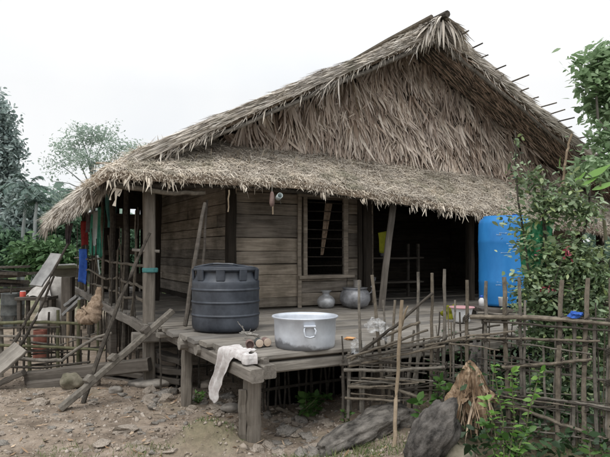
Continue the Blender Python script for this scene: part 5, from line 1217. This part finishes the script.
sapling('weed', 'leafy dark weed growing under the deck below the pot', [[p_ + Vector((R.uniform(-.15, .15), R.uniform(-.1, .1), 0)), at(300 + 5.5 * i, 398 + R.uniform(-7, 6), p_.y + R.uniform(-.1, .1))] for i in range(6)], .085, 'leaf_fresh', .55, .045)
sapling('weed', 'tiny weed with pale leaves beside the dangling cloth', [[gp(197, 402), at(196, 393, 6.1)], [gp(199, 402), at(202, 394, 6.1)]], .05, 'leaf_fresh')
sapling('weed', 'tiny weed with orange tips near the hurdle foot', [[gp(345, 425), at(343, 412, 5.1)], [gp(347, 425), at(350, 414, 5.1)]], .05, 'leaf_fresh')
sapling('weed', 'weed climbing low behind the stakes next to the dry leaf bundle', [[at(440, 400, 5.3), at(436, 385, 5.3), at(437, 376, 5.3)], [at(442, 400, 5.3), at(447, 385, 5.3)]], .08, 'leaf_fresh')
sapling('weed', 'weed with rounded leaves at the fence bottom beside the short stub', [[gp(590, 462), at(590, 440, 4.2), at(588, 430, 4.2)], [gp(600, 462), at(604, 450, 4.2)]], .06, 'leaf_fresh')
# dark undergrowth behind the fence foot
ug = []
for _ in range(2600):
    x, y = R.uniform(1.15, 3.4), R.uniform(4.55, 6.2); ug.append((x, y, g1(x, y) + R.random() ** 1.5 * .62))
for _ in range(420):
    x, y = R.uniform(1.05, 2.6), R.uniform(4.0, 4.5); ug.append((x, y, g1(x, y) + R.random() ** 2 * .2))
tag(mesh_np('undergrowth', *leaves_at(ug, .06, aspect=.5), M['leaf_dark']), 'dark undergrowth at the foot of the stake fence', 'undergrowth', kind='stuff')
# dry leaf bundle on the fence
dl0 = at(470, 362, 4.72); db_ = thing('dry_leaf_bundle', 'bundle of torn dry palm leaf slung over the fence rail', 'leaf bundle', dl0)
for k in range(15):      # broad folded sheath, torn into strips below
    f = (k - 7) / 7; x0 = 470 + f * 5; xm = 470 + f * 15 + R.gauss(0, 1); x1 = 471 + f * 25 + R.gauss(0, 5); y1 = R.uniform(398, 440) - 14 * f * f
    pts = [at(x0, 360 + abs(f) * 6, 4.74 + .03 * (k % 2)), at((x0 + xm) / 2, 375, 4.72 + .05 * (k % 2)), at(xm, 390, 4.70 + .06 * (k % 2)), at((xm + x1) / 2 + R.gauss(0, 2), (390 + y1) / 2, 4.66 + R.uniform(-.05, .05)), at(x1, y1, 4.64 + R.uniform(-.06, .06))]
    mb = MB(); P = []; w = R.uniform(.026, .042); nrm = Vector((R.uniform(-.6, .6), -1, .1)); pts = [p - dl0 for p in pts]
    fine = [pts[0]]
    for a, b in zip(pts[:-1], pts[1:]):
        for q in range(1, 5): fine.append(a.lerp(b, q / 4) + Vector((R.gauss(0, .003), R.gauss(0, .006), 0)))
    for i_, p in enumerate(fine):
        d_ = (fine[min(i_ + 1, len(fine) - 1)] - fine[max(i_ - 1, 0)]).normalized(); s_ = d_.cross((nrm + Vector((.3 * math.sin(i_ * .5 + k), 0, 0))).normalized()).normalized(); o_2 = s_.cross(d_)
        t_2 = i_ / (len(fine) - 1); ww = w * (.35 + 1.1 * t_2) * (1 if t_2 < .7 else max(.08, (1 - t_2) / .3)); P += [p - s_ * ww, p + o_2 * ww * .5, p + s_ * ww]
    mb.grid(P, len(fine) - 1, 2); mb.build('leaf', M['sheath'], db_)
B_, D_, L_, W_ = [], [], [], []
for k in range(70):
    s_1 = R.uniform(-1, 1); B_.append(Vector((s_1 * .10 + .01, R.uniform(-.12, -.03), R.uniform(-.42, -.05)))); D_.append((s_1 * .25 + R.gauss(0, .22), R.uniform(-.2, .1), -1)); L_.append(R.uniform(.12, .34)); W_.append(R.uniform(.005, .02))
nB = len(B_); v_, q_ = blade_arrays(np.array([tuple(b) for b in B_]), np.array(D_), np.tile([[0, -1., 0]], (nB, 1)), np.array(L_), np.array(W_), 0, NR.uniform(-.10, .12, nB), prof=(.3, 1., .8, .5, .08), roll=1.2); mesh_np('leaf', v_, q_, M['leaf_dry'], db_)
lump('blue_rag', 'small blue rag caught on the top rail of the stake fence', 'rag', at(575.5, 314.5, fy(575) - .02), .045, .03, .025, 'blue_cloth', .7, 3, 3, smooth=False)
# fallen branch by the weed under the deck
stick_thing('fallen_branch', 'grey branch lying on the dirt under the deck', 'branch', [gp(276, 408), gp(296, 416), gp(318, 421)], .018, .022, 'pole')
stick_thing('fallen_branch', 'thin branch lying below the deck corner beside the longer one', 'branch', [gp(268, 415), gp(285, 411)], .010, .008, 'pole_dark')
# grass tufts in the foreground
def grass(N, centers, sig, hh):
    c = np.array(centers); k = NR.randint(0, len(c), N); x = c[k, 0] + NR.normal(0, sig, N); y = c[k, 1] + NR.normal(0, sig * .6, N); z = gz(x, y)
    d = NR.normal(0, .45, (N, 3)); d[:, 2] = 1
    return blade_arrays(np.stack([x, y, z - .005], 1), d, NR.normal(0, 1, (N, 3)), NR.uniform(.3, 1, N) * hh, NR.uniform(.003, .007, N), 0, NR.uniform(-.02, .04, N), prof=(1., .8, .1), roll=1.5)
gc = [(R.uniform(.9, 2.6), R.uniform(4.0, 4.6)) for _ in range(14)] + [gp(x, y).xy[:] for x, y in ((60, 450), (75, 455), (140, 448), (150, 454), (155, 450), (320, 455), (340, 458), (365, 456), (385, 452), (300, 458), (280, 462), (400, 452), (230, 440), (205, 446), (40, 460), (350, 448), (372, 444))]
tag(mesh_np('grass', *merge(grass(2600, gc, .11, .05), grass(420, [gp(x, y).xy[:] for x, y in ((365, 456), (385, 452), (340, 458), (355, 452), (380, 446))], .16, .075)), M['grass']), 'sparse short grass in the dirt at the front', 'grass', kind='stuff')
def litter(N):
    x = NR.uniform(-3, 1.4, N); y = NR.uniform(4.0, 7.2, N); a = NR.uniform(0, 6.28, N)
    return blade_arrays(np.stack([x, y, gz(x, y) + .008], 1), np.stack([np.cos(a), np.sin(a), NR.uniform(-.1, .2, N)], 1), np.tile([[0, 0, 1.]], (N, 1)), NR.uniform(.03, .12, N), NR.uniform(.006, .03, N), 0, .01, prof=(.4, 1., .2), roll=.5)
tag(mesh_np('fallen_leaves', *litter(420), M['leaf_dry']), 'dry leaf scraps lying over the dirt yard', 'litter', kind='stuff')

# ------------------------------------------------------------------ sky, sun, camera
w = bpy.data.worlds.new('World'); scene.world = w; w.use_nodes = True; t = w.node_tree; t.nodes.clear()
SE, SR = rad(58), rad(200)
sky = node(t, 'ShaderNodeTexSky', sky_type='NISHITA'); sky.sun_disc = False; sky.sun_elevation = SE; sky.sun_rotation = SR; sky.dust_density = 3; sky.air_density = 1
hs = node(t, 'ShaderNodeHueSaturation'); hs.inputs['Saturation'].default_value = .25; t.links.new(sky.outputs[0], hs.inputs['Color'])
tc = node(t, 'ShaderNodeTexCoord'); nz = node(t, 'ShaderNodeTexNoise'); nz.inputs['Scale'].default_value = 2.2; nz.inputs['Detail'].default_value = 5; t.links.new(tc.outputs['Generated'], nz.inputs['Vector'])
cloud = ramp(t, [(.32, (7.5, 7.85, 8.2)), (.6, (8.7, 8.75, 8.8))], nz.outputs['Fac'])
mx = mixc(t, .9, hs.outputs[0], cloud)
# an overcast sky grows brighter towards the zenith
sz_ = node(t, 'ShaderNodeSeparateXYZ'); t.links.new(tc.outputs['Generated'], sz_.inputs[0])
mr_ = node(t, 'ShaderNodeMapRange'); mr_.inputs[1].default_value = .25; mr_.inputs[2].default_value = 1; mr_.inputs[3].default_value = 1; mr_.inputs[4].default_value = 1.9
t.links.new(sz_.outputs['Z'], mr_.inputs[0])
vm = node(t, 'ShaderNodeVectorMath', operation='SCALE'); t.links.new(mx, vm.inputs[0]); t.links.new(mr_.outputs[0], vm.inputs['Scale']); mx = vm.outputs[0]
bg = node(t, 'ShaderNodeBackground'); bg.inputs['Strength'].default_value = .12; t.links.new(mx, bg.inputs[0])
ow = node(t, 'ShaderNodeOutputWorld'); t.links.new(bg.outputs[0], ow.inputs[0])
L = bpy.data.lights.new('sun', 'SUN'); L.energy = 1.4; L.angle = rad(25); L.color = (1, .97, .92)
lo = bpy.data.objects.new('sun', L); COL.objects.link(lo)
sd_ = Vector((math.sin(SR) * math.cos(SE), math.cos(SR) * math.cos(SE), math.sin(SE)))
lo.rotation_euler = sd_.to_track_quat('Z', 'Y').to_euler(); lo.location = sd_ * 30
cam = bpy.data.cameras.new('camera'); cam.sensor_width = 36; cam.lens = F / 610 * 36; cam.clip_end = 3000; cam.clip_start = .05
co = bpy.data.objects.new('camera', cam); COL.objects.link(co); co.location = CAM; co.rotation_euler = (rad(90) + PITCH, 0, 0)
scene.camera = co
scene.view_settings.view_transform = 'Standard'; scene.view_settings.look = 'None'; scene.view_settings.exposure = 0; scene.view_settings.gamma = 1
scene.render.engine = 'CYCLES'
scene.cycles.max_bounces = 6; scene.cycles.diffuse_bounces = 3; scene.cycles.transparent_max_bounces = 8
try: scene.cycles.use_denoising = True
except Exception: pass
